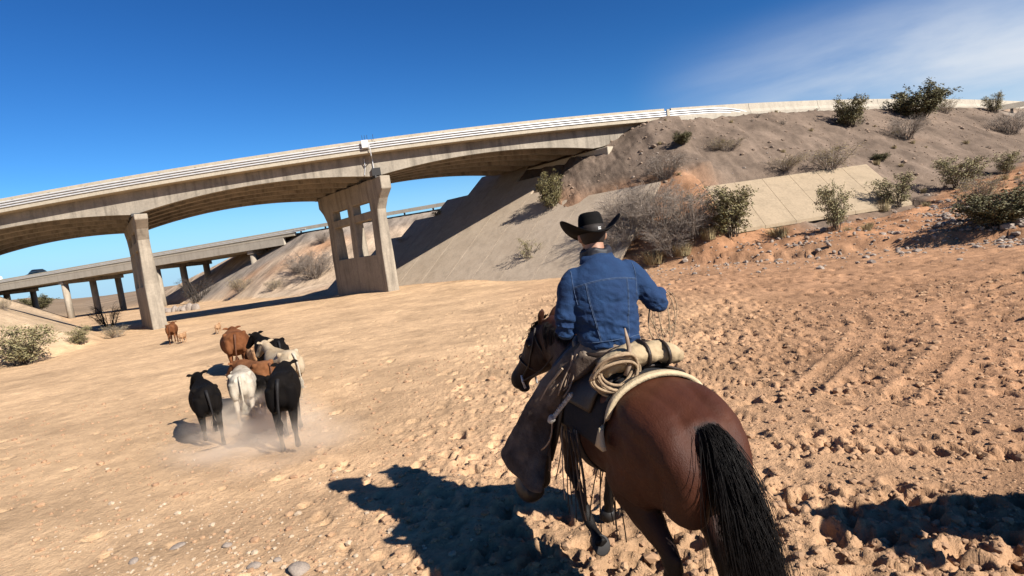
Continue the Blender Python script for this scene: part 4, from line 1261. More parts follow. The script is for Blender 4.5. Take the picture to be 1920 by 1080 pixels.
# head, tipped forward under the hat
HC = Vector((.095, 0, .695))
b.loft([TR(r) for r in [(.075, 0, .60, .05, .06), (.095, 0, .65, .068, .088), (.095, 0, .70, .076, .096), (.085, 0, .76, .072, .088), (.08, 0, .80, .04, .05)]], side=SIDE)
def tb(p, r): b.ball(tuple(T(p)), r)
tb((.175, 0, .605), (.030, .030, .028)); tb((.16, 0, .625), (.035, .045, .03))      # chin, jaw
b.loft([TR(r) for r in [(.185, 0, .715, .010, .010), (.205, 0, .685, .014, .014), (.20, 0, .668, .018, .012)]], side=SIDE, n=8, k=3)   # nose
tb((.182, 0, .642), (.014, .026, .010)); tb((.178, .03, .718), (.014, .022, .012)); tb((.178, -.03, .718), (.014, .022, .012))
for s in (1, -1):
    tb((.085, s*.078, .685), (.022, .011, .034))
def arm(A_, r):
    (x0, y0, z0), (x1, y1, z1), (x2, y2, z2) = A_
    b.loft([TR(q) for q in [(x0, y0*.9, z0, r[0], r[0]), ((x0+x1)/2, (y0+y1)/2, (z0+z1)/2, r[1], r[1]), (x1, y1, z1, r[2], r[2]), ((x1+x2)/2, (y1+y2)/2, (z1+z2)/2, r[3], r[3]), (x2, y2, z2, r[4], r[4])]], n=14, side=(0, 0, 1))
arm(ARM_R, (.05, .047, .04, .038, .027)); arm(ARM_L, (.05, .047, .04, .038, .027))
def hand(w, fwd, palm, thumb):
    """closed hand: palm block, four curled fingers and a thumb from the side"""
    w, f, pn, th = Vector(w), Vector(fwd).normalized(), Vector(palm).normalized(), Vector(thumb).normalized()
    c = w + f*.055
    def loftp(pts, rs, n=10): b.loft([TR((*p, r, r)) for p, r in zip(pts, rs)], n=n, k=3, side=(0, 0, 1))
    b.loft([TR((*(w), .026, .022)), TR((*(w+f*.04), .040, .018)), TR((*(w+f*.085), .040, .016))], n=12, k=3, side=tuple(th))
    for k, (o, ln) in enumerate(((.030, .92), (.010, 1.0), (-.010, .95), (-.030, .78))):
        k0 = w + f*.085 + th*o
        p1 = k0 + f*.032*ln + pn*.012*ln; p2 = p1 + pn*.030*ln - f*.004; p3 = p2 - f*.026*ln + pn*.004
        loftp([k0, p1, p2, p3], (.0095, .009, .0085, .0075))
    t0 = w + f*.03 + th*.030 + pn*.006; t1 = t0 + f*.032 + th*.014 + pn*.016; t2 = t1 + f*.024 - th*.012 + pn*.016
    loftp([t0, t1, t2], (.013, .011, .008))
fr = (Vector(ARM_R[2])-Vector(ARM_R[1])).normalized(); fl = (Vector(ARM_L[2])-Vector(ARM_L[1])).normalized()
hand(ARM_R[2], fr, (0, .35, -.94), (.1, .94, .35)); hand(ARM_L[2], fl, (.1, -.5, -.8), (.3, -.8, .5))
def leg_pts(s):
    return [(.06, s*.10, 1.52), (.40, s*.345, 1.17), (.30, s*.46, .74), (.46, s*.48, .665)]
for s in (1, -1):
    h_, k_, a_, t_ = leg_pts(s)
    b.loft([(*h_, .085, .085), ((h_[0]+k_[0])/2, (h_[1]+k_[1])/2, (h_[2]+k_[2])/2+.02, .078, .08), (*k_, .055, .058), ((k_[0]+a_[0])/2-.01, (k_[1]+a_[1])/2, (k_[2]+a_[2])/2, .05, .055), (*a_, .035, .04), (a_[0]+.05, a_[1], a_[2]-.05, .036, .045), (*t_, .032, .028)], n=14, side=(0, 1, 0))
pme = b.skin('person_body', .0062, 2, .4)
link('body', pme, M['skin'], person)
# hair under the hat
b = Body(); b.loft([TR(r) for r in [(.055, 0, .635, .055, .06), (.07, 0, .68, .079, .088), (.08, 0, .74, .080, .096), (.08, 0, .79, .05, .06)]], side=SIDE)
link('hair', b.skin('hair', .008, 2), M['hair_brown'], person)
for s in (1, -1):
    mb = Body(); mb.ball(tuple(T((.181, s*.031, .703))), .011, 10); link('eye', mb.mb.mesh('eye', True), M['eye'], person)
# trousers
b = Body()
b.loft([TR(r) for r in [(-.02, 0, -.06, .17, .14), (-.01, 0, .04, .18, .14), (0, 0, .12, .165, .12)]], side=SIDE)
for s in (1, -1):
    h_, k_, a_, t_ = leg_pts(s)
    b.loft([(h_[0]-.03, h_[1], h_[2]-.02, .11, .11), ((h_[0]+k_[0])/2, (h_[1]+k_[1])/2, (h_[2]+k_[2])/2+.02, .092, .095), (*k_, .068, .072), ((k_[0]+a_[0])/2, (k_[1]+a_[1])/2, (k_[2]+a_[2])/2, .062, .066), (a_[0], a_[1], a_[2]+.02, .055, .06)], n=16, side=(0, 1, 0))
link('trousers', b.skin('trousers', .010, 3), M['khaki'], person)
for s in (1, -1):
    h_, k_, a_, t_ = leg_pts(s); b = Body()
    b.loft([(a_[0]+.01, a_[1], a_[2]+.12, .062, .066), (a_[0], a_[1], a_[2]+.02, .052, .056), (a_[0]+.03, a_[1], a_[2]-.05, .048, .055), (t_[0]-.02, t_[1], t_[2]+.01, .045, .036), (t_[0]+.06, t_[1], t_[2], .03, .024)], side=(0, 1, 0))
    link('boot', b.skin('boot', .009, 2), M['boot'], person)
# denim jacket
b = Body()
b.loft([TR(r) for r in [(-.025, 0, .015, .178, .142), (-.022, 0, .06, .186, .147), (-.02, 0, .16, .196, .148), (-.008, 0, .30, .214, .152), (0, 0, .40, .222, .146), (.005, 0, .465, .200, .125), (.012, 0, .505, .150, .105), (.02, 0, .53, .105, .09), (.03, 0, .55, .085, .082)]], side=SIDE, n=28)
def sleeve(A_, r):
    (x0, y0, z0), (x1, y1, z1), (x2, y2, z2) = A_
    b.loft([TR(q) for q in [(x0, y0*.72, z0+.005, r[0], r[0]), (x0, y0, z0-.02, r[1], r[1]), ((x0+x1)/2, (y0+y1)/2, (z0+z1)/2, r[2], r[2]), (x1-.012, y1, z1-.008, r[3], r[3]), ((x1+x2)/2, (y1+y2)/2, (z1+z2)/2, r[4], r[4]), (x2*.92+x1*.08, y2*.92+y1*.08, z2*.92+z1*.08, r[5], r[5])]], n=18, side=(0, 0, 1))
sleeve(ARM_R, (.070, .080, .075, .068, .060, .047)); sleeve(ARM_L, (.070, .080, .075, .068, .060, .047))
jme = b.skin('jacket', .0075, 4, .5)
v = verts_np(jme)
# folds: diagonal pulls from the waist, ripples on the sleeves
w1 = fbm(v[:, 1]*9 + v[:, 2]*5, v[:, 2]*15 - v[:, 1]*6, 4, 501) * sstep(2.0, 1.70, v[:, 2])
w2 = fbm(v[:, 1]*5 - v[:, 2]*9, v[:, 2]*7 + v[:, 0]*4, 3, 511)
arm_m = np.abs((v[:, 1]-SEAT.y)*math.cos(YAW) - (v[:, 0]-SEAT.x)*math.sin(YAW)*-1)
w3 = np.abs(fbm(v[:, 1]*11 + v[:, 2]*4 + v[:, 0]*5, v[:, 2]*20 - v[:, 1]*9, 3, 515))
displace(jme, (.016*w1 + .009*w2 - .020*w3*(.35 + .65*sstep(1.95, 1.65, v[:, 2]))).astype(np.float32))
jacket = link('denim_jacket', jme, M['denim'], person)
_bm = bmesh.new(); _bm.from_mesh(jme); JB = BVHTree.FromBMesh(_bm)
def on_back(y, z, off=.001, front=False):
    o = T((-1.0 if not front else 1.0, y, z)); d = (T((0, y, z)) - o).normalized()
    h, n, i, _ = JB.ray_cast(o, d)
    return None if h is None else h + n*off
def seam(pts, r=.0022, name='seam', m=24, mt='stitch'):
    P = crv([(a, c, 0) for a, c in pts], m)
    L = [on_back(q[0], q[1]) for q in P]; L = [p for p in L if p is not None]
    # sew as a flat welt
    mb = MB(); mb.tube(L, r, 5); return link(name, mb.mesh(name, True), M[mt], jacket)
seam([(-.19, .405), (-.10, .425), (0, .432), (.10, .425), (.19, .405)])
seam([(-.19, .399), (-.10, .419), (0, .426), (.10, .419), (.19, .399)], .0014)
for s in (1, -1):
    seam([(s*.125, .42), (s*.118, .30), (s*.10, .18), (s*.085, .075)])
    seam([(s*.119, .42), (s*.112, .30), (s*.094, .18), (s*.079, .075)], .0013)
    seam([(s*.185, .50), (s*.192, .43), (s*.185, .35), (s*.18, .30)])
seam([(-.172, .072), (0, .075), (.172, .072)]); seam([(-.172, .022), (0, .024), (.172, .022)], .0016)
# collar
P = []
for th in np.linspace(-2.5, 2.5, 25):
    P.append([T((.035 - .082*math.cos(th)*k, .088*math.sin(th)*k, z)) for k, z in ((.98, .535), (.97, .565), (1.06, .575), (1.22, .545), (1.28, .525))])
sheet('collar', P, .006, M['denim'], jacket)
# scarf round the neck
b = Body()
for (z, rr, w) in ((.565, .078, .024), (.592, .074, .024), (.545, .07, .02)):
    rows = []
    for th in np.linspace(0, 2*math.pi, 13): rows.append(TR((.055 - rr*math.cos(th), rr*math.sin(th), z + .008*math.sin(3*th), w, w)))
    b.loft(rows, n=10, k=2, side=(0, 0, 1))
sm_ = b.skin('scarf', .008, 2); v = verts_np(sm_); displace(sm_, (.008*fbm(v[:, 0]*30, v[:, 2]*25+v[:, 1]*20, 3, 521)).astype(np.float32))
link('scarf', sm_, M['scarf'], person)
# hat
def hat_mesh():
    V = []; F = []; n = 48
    hc = Vector((.085, 0, .700)); tilt = Matrix.Rotation(math.radians(7), 3, 'Y')
    def put(x, y, z): 
        q = tilt @ Vector((x, y, z)); V.append(T((hc.x+q.x, hc.y+q.y, hc.z+q.z)))
    rings = []
    # brim underside and top, then crown
    def brim(r, th, off):
        sx, sy = .205, .195
        c, s = math.cos(th), math.sin(th)
        rr = r
        base_x, base_y = .098, .080
        x = c*(base_x + (sx-base_x)*rr); y = s*(base_y + (sy-base_y)*rr)
        lift = .098*(abs(s)**1.8)*rr**1.6 - .018*(abs(c)**2)*rr**1.5
        y *= 1 - .06*(abs(s)**2)*rr**2
        return x, y, lift + off
    for r in np.linspace(0, 1, 9):
        ring = []
        for k in range(n):
            ring.append(len(V)); put(*brim(r, 2*math.pi*k/n, 0))
        rings.append(ring)
    for r in (1.01, ) + tuple(np.linspace(1, 0, 9)):
        ring = []
        for k in range(n):
            ring.append(len(V)); put(*brim(r, 2*math.pi*k/n, .0025 if r > 1 else .005))
        rings.append(ring)
    for (z, kx, ky, cr) in ((.03, .99, .99, 0), (.06, .96, .95, 0), (.09, .92, .90, 0), (.112, .86, .82, .002), (.124, .76, .68, .006), (.127, .60, .50, .018), (.122, .40, .30, .03), (.118, .15, .12, .034)):
        ring = []
        for k in range(n):
            th = 2*math.pi*k/n; c, s = math.cos(th), math.sin(th)
            pinch = 1 - .13*max(0, c)**2*abs(s)*(z/.12)*2
            ring.append(len(V)); put(c*.098*kx, s*.080*ky*pinch, z + .005 - cr*.55 - .014*max(0, c)*(z/.12) + .004*abs(s))
        rings.append(ring)
    for a, c in zip(rings[:-1], rings[1:]):
        for k in range(n): F.append((a[k], a[(k+1) % n], c[(k+1) % n], c[k]))
    F.append(tuple(rings[-1])); F.append(tuple(rings[0][::-1]))
    return fix_normals(pymesh('hat', V, F, True)), tilt, hc
hme, tilt, hc = hat_mesh()
hat = link('hat', hme, M['felt'], person)
def hatp(x, y, z):
    q = tilt @ Vector((x, y, z)); return T((hc.x+q.x, hc.y+q.y, hc.z+q.z))
mb = MB()
P = [[hatp(.100*math.cos(t), .082*math.sin(t), z) for z in (.006, .028)] for t in np.linspace(0, 2*math.pi, 41)]
sheet('hat_band', P, .003, M['scarf'], hat)
mb = MB()
for z0 in (.010, .020):
    q = [hatp(-.1035, y, z) for y, z in ((-.035, z0), (-.018, z0), (-.018, z0+.006), (-.035, z0+.006))]; q2 = [p + Vector((.004, 0, 0)) for p in q]
    mb.add(q+q2, [(0, 1, 2, 3), (7, 6, 5, 4), (0, 4, 5, 1), (1, 5, 6, 2), (2, 6, 7, 3), (3, 7, 4, 0)])
mb.build('buckle', M['white_paint'], hat)
# chaps: wide leather leggings flaring over the stirrup
for s in (1, -1):
    rows = crv([(.02, s*.10, 1.545, .135, .115), (.17, s*.225, 1.40, .135, .105), (.31, s*.335, 1.23, .145, .100), (.39, s*.42, 1.08, .165, .095), (.40, s*.50, .94, .21, .09), (.385, s*.575, .80, .255, .085)], 8)
    V = []; F = []; n = 36
    for i, r in enumerate(rows):
        t = i/(len(rows)-1)
        for k in range(n):
            th = 2*math.pi*k/n
            # outer face flat and wide, with a flap trailing behind
            fx = math.cos(th)*r[3] - .07*t*t*(math.cos(th) < 0)*abs(math.cos(th)); oy = math.sin(th)*r[4]*s
            wr = 1 + .10*t*math.sin(3*th + 4*t + s) + .05*math.sin(7*th + 9*t)
            dz = -.05*t*t*max(0, -math.cos(th)) + .05*t*t*max(0, math.cos(th))
            V.append((r[0] + fx*wr, r[1] + oy*wr*(1+.25*t*max(0, math.cos(th-.6))), r[2] + .35*math.cos(th)*r[3]*(1-t) + dz))
    m = len(rows)
    for i in range(m-1):
        for k in range(n): F.append((i*n+k, i*n+(k+1) % n, (i+1)*n+(k+1) % n, (i+1)*n+k))
    me = fix_normals(pymesh('chaps', V, F, True))
    v = verts_np(me); displace(me, (.016*fbm(v[:, 0]*8, v[:, 2]*6+v[:, 1]*7, 3, 531) - .030*np.abs(fbm(v[:, 0]*9+v[:, 2]*3, v[:, 2]*3.5-v[:, 0]*4, 3, 533))).astype(np.float32))
    ch = link('chaps', me, M['suede'], person)
    md = ch.modifiers.new('thick', 'SOLIDIFY'); md.thickness = .006
    if s == 1:
        for i in range(9):     # tie strings at the hip and down the back edge
            x, y, z = .05+_r.normal(0, .03), .215+_r.normal(0, .012), 1.52+_r.normal(0, .01)
            link('tie_string', string_mesh('tie_string', [(x, y, z)], [(x+.04+_r.normal(0, .05), y+.10+_r.normal(0, .02), z-.20+_r.normal(0, .05))], .0045), M['string'], person)
        mb = MB(); mb.tube([(.10, .305, 1.44), (.20, .37, 1.33), (.27, .42, 1.22)], .008, 6); mb.build('tie_string', M['string'], person)
# belt of the chaps
P = []
for th in np.linspace(0, 2*math.pi, 33): P.append([T((-.015 - .158*math.cos(th), .196*math.sin(th), z)) for z in (-.025, .012)])
sheet('belt', P, .006, M['leather'], person)

# bridle and reins
bridle = root_at_horse('bridle'); tag(bridle, 'dark leather bridle on the head of the bay horse', 'bridle')
def ring_strap(name, a0, a1, h0, wdt, r=.008):
    mb = MB(); pts = []
    for th in np.linspace(0, 2*math.pi, 25):
        pts.append(hp(a0 + (a1-a0)*(.5-.5*math.cos(th)), h0 + wdt[1]*math.cos(th), wdt[0]*math.sin(th)))
    mb.tube(pts, r, 6); return mb.build(name, M['leather'], bridle, True)
ring_strap('nose_band', .36, .30, -.045, (.088, .120)); ring_strap('brow_band', .035, .12, -.06, (.122, .150)); 
for s in (1, -1):
    mb = MB(); mb.tube([hp(.0, .06, s*.105), hp(.15, -.03, s*.128), hp(.30, -.07, s*.095), hp(.44, -.075, s*.075)], .007, 6); mb.build('cheek_strap', M['leather'], bridle, True)
    mb = MB(); mb.tube([hp(.44, -.06, s*.078), hp(.47, -.10, s*.08), hp(.50, -.15, s*.075)], .009, 6); mb.build('bit', M['steel'], bridle, True)
hl = T(Vector(ARM_L[2]) + fl*.10)
for s in (1, -1):
    a = hp(.47, -.10, s*.08); mid = a.lerp(hl, .5) + Vector((0, .03*s, -.10))
    mb = MB(); mb.tube([Vector(q[:3]) for q in crv([tuple(a), tuple(mid), tuple(hl)], 10)], .006, 6); mb.build('rein', M['string_dark'], bridle, True)
# rope held in the right hand
hr = T(Vector(ARM_R[2]) + fr*.095 + Vector((0, .0, -.02)))
lar = root_at_horse('lariat'); tag(lar, 'thin tan rope hanging in loops from the right hand of the rider', 'rope')
for k in range(4):
    pts = []
    ww, LL, tt = ((.05, .30, 1.9), (.085, .36, 1.6), (.12, .27, 1.75), (.03, .40, 1.2))[k]
    for th in np.linspace(0, 2*math.pi, 33):
        x = ww*math.sin(th); pts.append(hr + Vector((x*math.cos(tt), x*math.sin(tt), -LL*.5 + LL*.5*math.cos(th) + .01)))
    mb = MB(); mb.tube(pts, .0034, 5); mb.build('rope_loop', M['rope'], lar, True)
mb = MB(); mb.tube([Vector(q[:3]) for q in crv([tuple(hr), tuple(hr+Vector((-.10, .16, -.10))), tuple(hr+Vector((-.16, .20, -.24))), tuple(hr+Vector((-.08, .05, -.36)))], 8)], .004, 5); mb.build('rope_loop', M['rope'], lar, True)
# ------------------------------------------------------------------ cattle
M['hide'] = fur('cattle_hide', rough=.85, spec=.06, sheen=0, bump=.3)
def cow_mesh(seed, wide=1.0, legl=1.0, head_yaw=0.0, head_up=0.0, gait=0.0, colour=None):
    b = Body(); w = wide; lz = legl
    def Z(z): return z*lz if z < .62 else .62*lz + (z-.62)
    b.trunk([(-.78, 0, Z(.98), .06*w, .09, .12, 1), (-.74, 0, Z(.97), .165*w, .17, .22, .95), (-.62, 0, Z(.96), .225*w, .245, .28, .9), (-.42, 0, Z(.94), .27*w, .275, .33, .9), (-.12, 0, Z(.90), .32*w, .285, .38, .95),
             (.18, 0, Z(.90), .315*w, .29, .385, .95), (.42, 0, Z(.93), .26*w, .30, .36, 1), (.58, 0, Z(.97), .20*w, .25, .30, 1), (.70, 0, Z(.98), .12*w, .14, .20, 1)])
    for s in (1, -1):
        b.ball((-.44, s*.20*w, Z(1.15)), (.07, .06, .06)); b.ball((-.74, s*.10*w, Z(1.06)), (.05, .045, .06))
        b.loft([(-.58, s*.15*w, Z(1.0), .11, .20), (-.60, s*.165*w, Z(.80), .10, .17), (-.60, s*.15*w, Z(.66), .07, .11)], side=(0, 1, 0))
    def leg(y, top, pts, rad):
        b.loft([(top[0], y*w, Z(top[1]), rad[0], rad[0]*1.4)] + [(p[0], y*w, Z(p[1]), r, r*1.15) for p, r in zip(pts, rad[1:])], n=12, k=4, side=(0, 1, 0))
    g = gait
    for s, ph in ((1, g), (-1, g+math.pi)):
        f = .17*math.sin(ph); l = max(0, .16*math.cos(ph))
        leg(s*.155, (-.56, .92), [(-.50+f*.3, .70), (-.62+f*.6, .47), (-.66+f*.7, .40), (-.62+f*.9, .22+l*.7), (-.60+f, .09+l), (-.57+f, .02+l)], (.11, .085, .052, .046, .034, .042, .046))
        f = .17*math.sin(ph+2.2); l = max(0, .14*math.cos(ph+2.2))
        leg(s*.135, (.44, .92), [(.44+f*.2, .66), (.46+f*.5, .42), (.45+f*.6, .36), (.44+f*.8-.1*l, .20+l*.6), (.43+f-.3*l, .09+l), (.45+f-.3*l, .02+l)], (.11, .075, .05, .048, .033, .042, .047))
    hb = Vector((.86, .10*math.sin(head_yaw), Z(1.14)+head_up))
    b.loft([(.48, 0, Z(1.0), .15*w, .25), (.66, .03*math.sin(head_yaw), Z(1.05)+head_up*.5, .115*w, .19), (hb.x, hb.y, hb.z, .095*w, .135)], side=(0, 1, 0))
    d = Vector((math.cos(head_yaw)*.78, math.sin(head_yaw)*.9, -.58)).normalized(); sd = Vector((0, 0, 1)).cross(d).normalized(); up = d.cross(sd)
    def hp_(a, h=0, q=0): return hb + d*a + up*h + sd*q
    b.loft([(*hp_(-.06, .0), .09, .09), (*hp_(.04, .01), .105, .11), (*hp_(.16, -.005), .098, .105), (*hp_(.30, -.02), .072, .085), (*hp_(.42, -.03), .062, .068), (*hp_(.47, -.035), .045, .045)], side=tuple(sd), k=4)
    for s in (1, -1):
        e0, e1, e2 = hp_(-.02, .045, s*.09), hp_(-.05, .05, s*.17), hp_(-.07, .025, s*.25)
        b.loft([(*e0, .028, .022), (*e1, .05, .02), (*e2, .012, .01)], side=tuple(up), n=10, k=3)
    me = b.skin('cow_body', .020, 4, .5)
    v = verts_np(me); C = colour(v, hb, d, seed)
    paint(me, 'coat', C)
    return me, Z
def plain(c1, c2, points=None, belly=None):
    def f(v, hb, d, seed):
        n = fbm(v[:, 0]*3+v[:, 1]*4+seed, v[:, 2]*4-v[:, 1]*2, 4, 600+seed)
        C = lerp(np.array(c1)*np.ones((len(v), 3)), np.array(c2), sstep(-.25, .35, n))
        if points is not None:
            C = lerp(C, np.array(points), sstep(.45, .3, v[:, 2]))
        if belly is not None:
            C = lerp(C, np.array(belly), sstep(.62, .5, v[:, 2]+.1*n))
        return C
    return f
BLK = plain((.0055, .0045, .0045), (.010, .008, .007))
BRN = plain((.17, .062, .024), (.24, .095, .04), (.14, .06, .03))
RED = plain((.21, .085, .035), (.29, .125, .055))
WHT = plain((.44, .36, .27), (.62, .54, .43), (.40, .29, .20))
CRM = plain((.48, .36, .23), (.58, .46, .32))
DUN = plain((.48, .26, .13), (.55, .33, .18))
def blaze(v, hb, d, seed):
    C = BLK(v, hb, d, seed); hv = (v-np.array(hb)) @ np.array(d)
    return lerp(C, np.array([.6, .5, .4]), (sstep(.42, .2, v[:, 2])*.8).clip(0, 1))
WASH = math.radians(28)
def cow(px, py, scale, colour, label, name='cow', wide=1.0, legl=1.0, yaw=0.0, hyaw=0.0, hup=0.0, gait=0.0, seed=1, tailc=None, grp='cattle running down the wash'):
    p = atz(px, py); z = ground_hit(p.x, p.y)
    root = empty(name, (p.x, p.y, z - .012)); root.rotation_euler = (0, 0, math.radians(90) + WASH + math.radians(yaw))
    root.scale = (scale*.96,)*3
    me, Z = cow_mesh(seed, wide, legl, hyaw, hup, gait, colour)
    link('body', me, M['hide'], root)
    r = np.random.default_rng(seed+70); sw = r.uniform(-.06, .06)
    tb_ = Body(); tb_.loft([(-.74, 0, Z(1.16), .03, .03), (-.82, sw*.3, Z(1.08), .028, .028), (-.845, sw, Z(.85), .018, .018), (-.84, sw*1.4, Z(.62), .016, .016)], n=8)
    tm_ = tb_.mb.mesh('tail', True); link('tail', tm_, tailc, root)
    paths = [[Vector((-.84, sw*1.4, Z(.64))), Vector((-.845+r.normal(0, .02), sw*1.5+r.normal(0, .025), Z(.5))), Vector((-.85+r.normal(0, .03), sw*1.5+r.normal(0, .03), Z(.36)))] for _ in range(60)]
    link('tail_switch', strands(paths, .006, .002, 3, 'tail_switch'), tailc, root)
    tag(root, label, 'calf' if name == 'calf' else 'cow', grp)
    return root
def plainm(n, c): return mat(n, c, tuple(k*.7 for k in c), rough=.7, scale=20)
TB, TR_, TW, TD = plainm('black_tail_hair', (.010, .008, .008)), plainm('brown_tail_hair', (.16, .06, .025)), plainm('white_tail_hair', (.6, .52, .4)), plainm('dun_tail_hair', (.45, .26, .14))
cow(399, 822, .74, BLK, 'small black calf running alone at the left edge of the herd, ears out', 'calf', .92, 1.0, 4, .35, .10, .5, 1, TB)
cow(549, 822, .86, BLK, 'large black cow running at the rear right of the herd', 'cow', .80, 1.05, -10, .0, -.05, 2.2, 2, TB)
cow(466, 785, .74, WHT, 'white calf seen from behind between the two rear black animals', 'calf', .95, .95, -4, .3, -.15, 3.6, 3, TW)
cow(489, 762, .74, RED, 'red brown cow directly in front of the white calf', 'cow', 1.08, .95, 24, .2, -.05, 1.1, 4, TR_)
cow(541, 748, .80, CRM, 'cream cow ahead of the large black cow with its head up', 'cow', .98, 1.0, 14, .3, .16, 4.4, 5, TW)
cow(518, 722, .86, BLK, 'black cow leading the cream cow, mostly hidden behind it', 'cow', .95, 1.0, 12, .4, .10, 5.2, 6, TB)
cow(451, 697, .93, BRN, 'stout brown cow running ahead of the bunched herd', 'cow', 1.16, .95, 0, .0, .02, .9, 7, TR_)
cow(484, 700, .56, DUN, 'pale dun calf beside the stout brown cow', 'calf', .9, 1.05, 10, .2, .1, 2.6, 8, TD)
cow(500, 775, .56, blaze, 'dark calf with white legs running beside the white calf', 'calf', .85, 1.05, 10, .3, -.05, 1.9, 9, TB)
cow(327, 643, .72, BRN, 'brown cow far ahead of the herd near the bridge pier', 'cow', 1.0, 1.0, -4, .0, .04, 2.9, 10, TR_)
cow(345, 642, .36, DUN, 'small tan calf at the heels of the far brown cow', 'calf', .9, 1.0, -20, .3, .05, .2, 11, TD)
cow(411, 625, .37, DUN, 'tiny tan calf running alone far down the wash', 'calf', .9, 1.0, -15, .3, .10, 4.0, 12, TD)
# second horse off to the right of the tyre tracks (its shadow lies on the sand)
def copy_tree(o, parent=None):
    c = o.copy(); COL.objects.link(c); c.parent = parent
    for ch in o.children: copy_tree(ch, c)
    return c
h2 = copy_tree(horse); h2.matrix_world = Matrix.Translation((4.72, 2.27, 0)) @ Matrix.Rotation(math.radians(174), 4, 'Z')
tag(h2, 'second bay horse, unsaddled, its shadow reaching across the sand by the tyre tracks', 'horse')
# ------------------------------------------------------------------ desert shrubs
M['olive'] = mat('creosote_leaf', (.135, .115, .042), (.23, .19, .075), rough=.6, scale=3, coords='Object')
M['olive2'] = mat('pale_shrub_leaf', (.25, .22, .10), (.36, .30, .15), rough=.7, scale=3)
M['sage'] = mat('dense_shrub_leaf', (.11, .10, .042), (.185, .16, .07), rough=.65, scale=3)
M['drytwig'] = mat('dry_grey_twig', (.36, .29, .23), (.24, .19, .15), rough=.9, scale=6)
M['drygrass'] = mat('dry_straw', (.42, .33, .17), (.32, .24, .12), rough=.9, scale=4)
M['bark'] = mat('shrub_stem', (.12, .085, .06), (.075, .055, .04), rough=.9, scale=8)
M['darktwig'] = mat('dark_bare_twig', (.085, .065, .05), (.05, .04, .032), rough=.9, scale=6)
def shrub_parts(seed, stems, subs, twigs, leaves, leaf, spread=.5, upright=.6, droop=.1, rad=.010):
    """unit shrub about 1 wide and 1 high -> stem mesh, leaf mesh"""
    r = np.random.default_rng(seed); mb = MB(); tips = []
    for i in range(stems):
        a = r.uniform(0, 6.283); q = r.uniform(.25, 1)**.7
        end = Vector((math.cos(a)*spread*q*r.uniform(.7, 1.05), math.sin(a)*spread*q*r.uniform(.7, 1.05), r.uniform(.55, 1.0)*(1-.45*q*q*(1-upright))))
        base = Vector((math.cos(a)*.16*r.random(), math.sin(a)*.16*r.random(), -.03))
        j = Vector(r.normal(0, .05, 3)); pts = []
        for t in np.linspace(0, 1, 6):
            pts.append(base.lerp(end, t) + j*math.sin(t*3.1) + Vector((0, 0, .10*math.sin(t*math.pi)*(1-droop))))
        mb.tube(pts, [rad*(1-.75*t) for t in np.linspace(0, 1, 6)], 4, False)
        for k in range(subs):
            t = r.uniform(.12, 1); f = t*5; i0 = min(int(f), 4); p = pts[i0].lerp(pts[i0+1], f-i0)
            d = (Vector((math.cos(a+r.normal(0, .9)), math.sin(a+r.normal(0, .9)), r.uniform(-.1, 1.3)))).normalized()
            L = r.uniform(.10, .26)
            e = p + d*L; m_ = p.lerp(e, .5) + Vector(r.normal(0, .015, 3))
            mb.tube([p, m_, e], [rad*.45, rad*.32, rad*.15], 3, False); tips += [(m_, d), (e, d)]
            for _ in range(twigs):
                u = r.uniform(.2, 1); p2 = p.lerp(e, u); d2 = (d + Vector(r.normal(0, .7, 3))).normalized(); e2 = p2 + d2*r.uniform(.04, .12)
                mb.tube([p2, e2], [rad*.22, rad*.10], 3, False); tips.append((e2, d2))
    st = pymesh('stems', mb.V, mb.F, True)
    lf = None
    if leaves:
        V = []; F = []
        for i in range(leaves):
            p, d = tips[int(r.integers(len(tips)))]
            c = p + Vector(r.normal(0, .028, 3)); n = Vector(r.normal(0, 1, 3)).normalized(); u = n.orthogonal().normalized(); w = n.cross(u)
            s = leaf*r.uniform(.6, 1.3); k = len(V)
            V += [c - u*s, c + w*s*.45, c + u*s, c - w*s*.45]; F.append((k, k+1, k+2, k+3))
        lf = pymesh('leaves', V, F)
    return st, lf
def grass_parts(seed, n, lean=.35):
    r = np.random.default_rng(seed); V = []; F = []
    for i in range(n):
        a = r.uniform(0, 6.283); b0 = Vector((math.cos(a)*.3*r.random()**.5, math.sin(a)*.3*r.random()**.5, -.03)); h = r.uniform(.45, 1)
        o = Vector((math.cos(a)*lean*r.random(), math.sin(a)*lean*r.random(), 0)) + Vector((r.normal(0, .06), r.normal(0, .06), 0)); s = Vector((-math.sin(a), math.cos(a), 0))*.008
        k = len(V); m_ = b0 + o*.35 + Vector((0, 0, h*.6)); e = b0 + o + Vector((0, 0, h))
        V += [b0-s, b0+s, m_+s*.8, m_-s*.8, e]; F += [(k, k+1, k+2, k+3), (k+3, k+2, k+4)]
    return pymesh('blades', V, F)
SH = {
    'creosote': (shrub_parts(1, 26, 8, 3, 6500, .024, .48, .9), 'bark', 'olive'),
    'creosote2': (shrub_parts(2, 20, 8, 3, 4200, .024, .46, 1.0), 'bark', 'olive2'),
    'dense': (shrub_parts(3, 34, 8, 3, 9500, .026, .56, .3), 'bark', 'sage'),
    'dry': (shrub_parts(4, 46, 11, 5, 0, 0, .55, .35, rad=.007), 'drytwig', None),
    'dry2': (shrub_parts(5, 34, 10, 4, 2200, .016, .55, .25, rad=.007), 'drytwig', 'drygrass'),
    'bare': (shrub_parts(6, 26, 8, 4, 0, 0, .52, .6, rad=.010), 'darktwig', None),
    'sparse': (shrub_parts(7, 11, 6, 3, 1100, .023, .45, .9), 'bark', 'olive2'),
}
TUFT = [grass_parts(8, 260), grass_parts(9, 200, .5)]
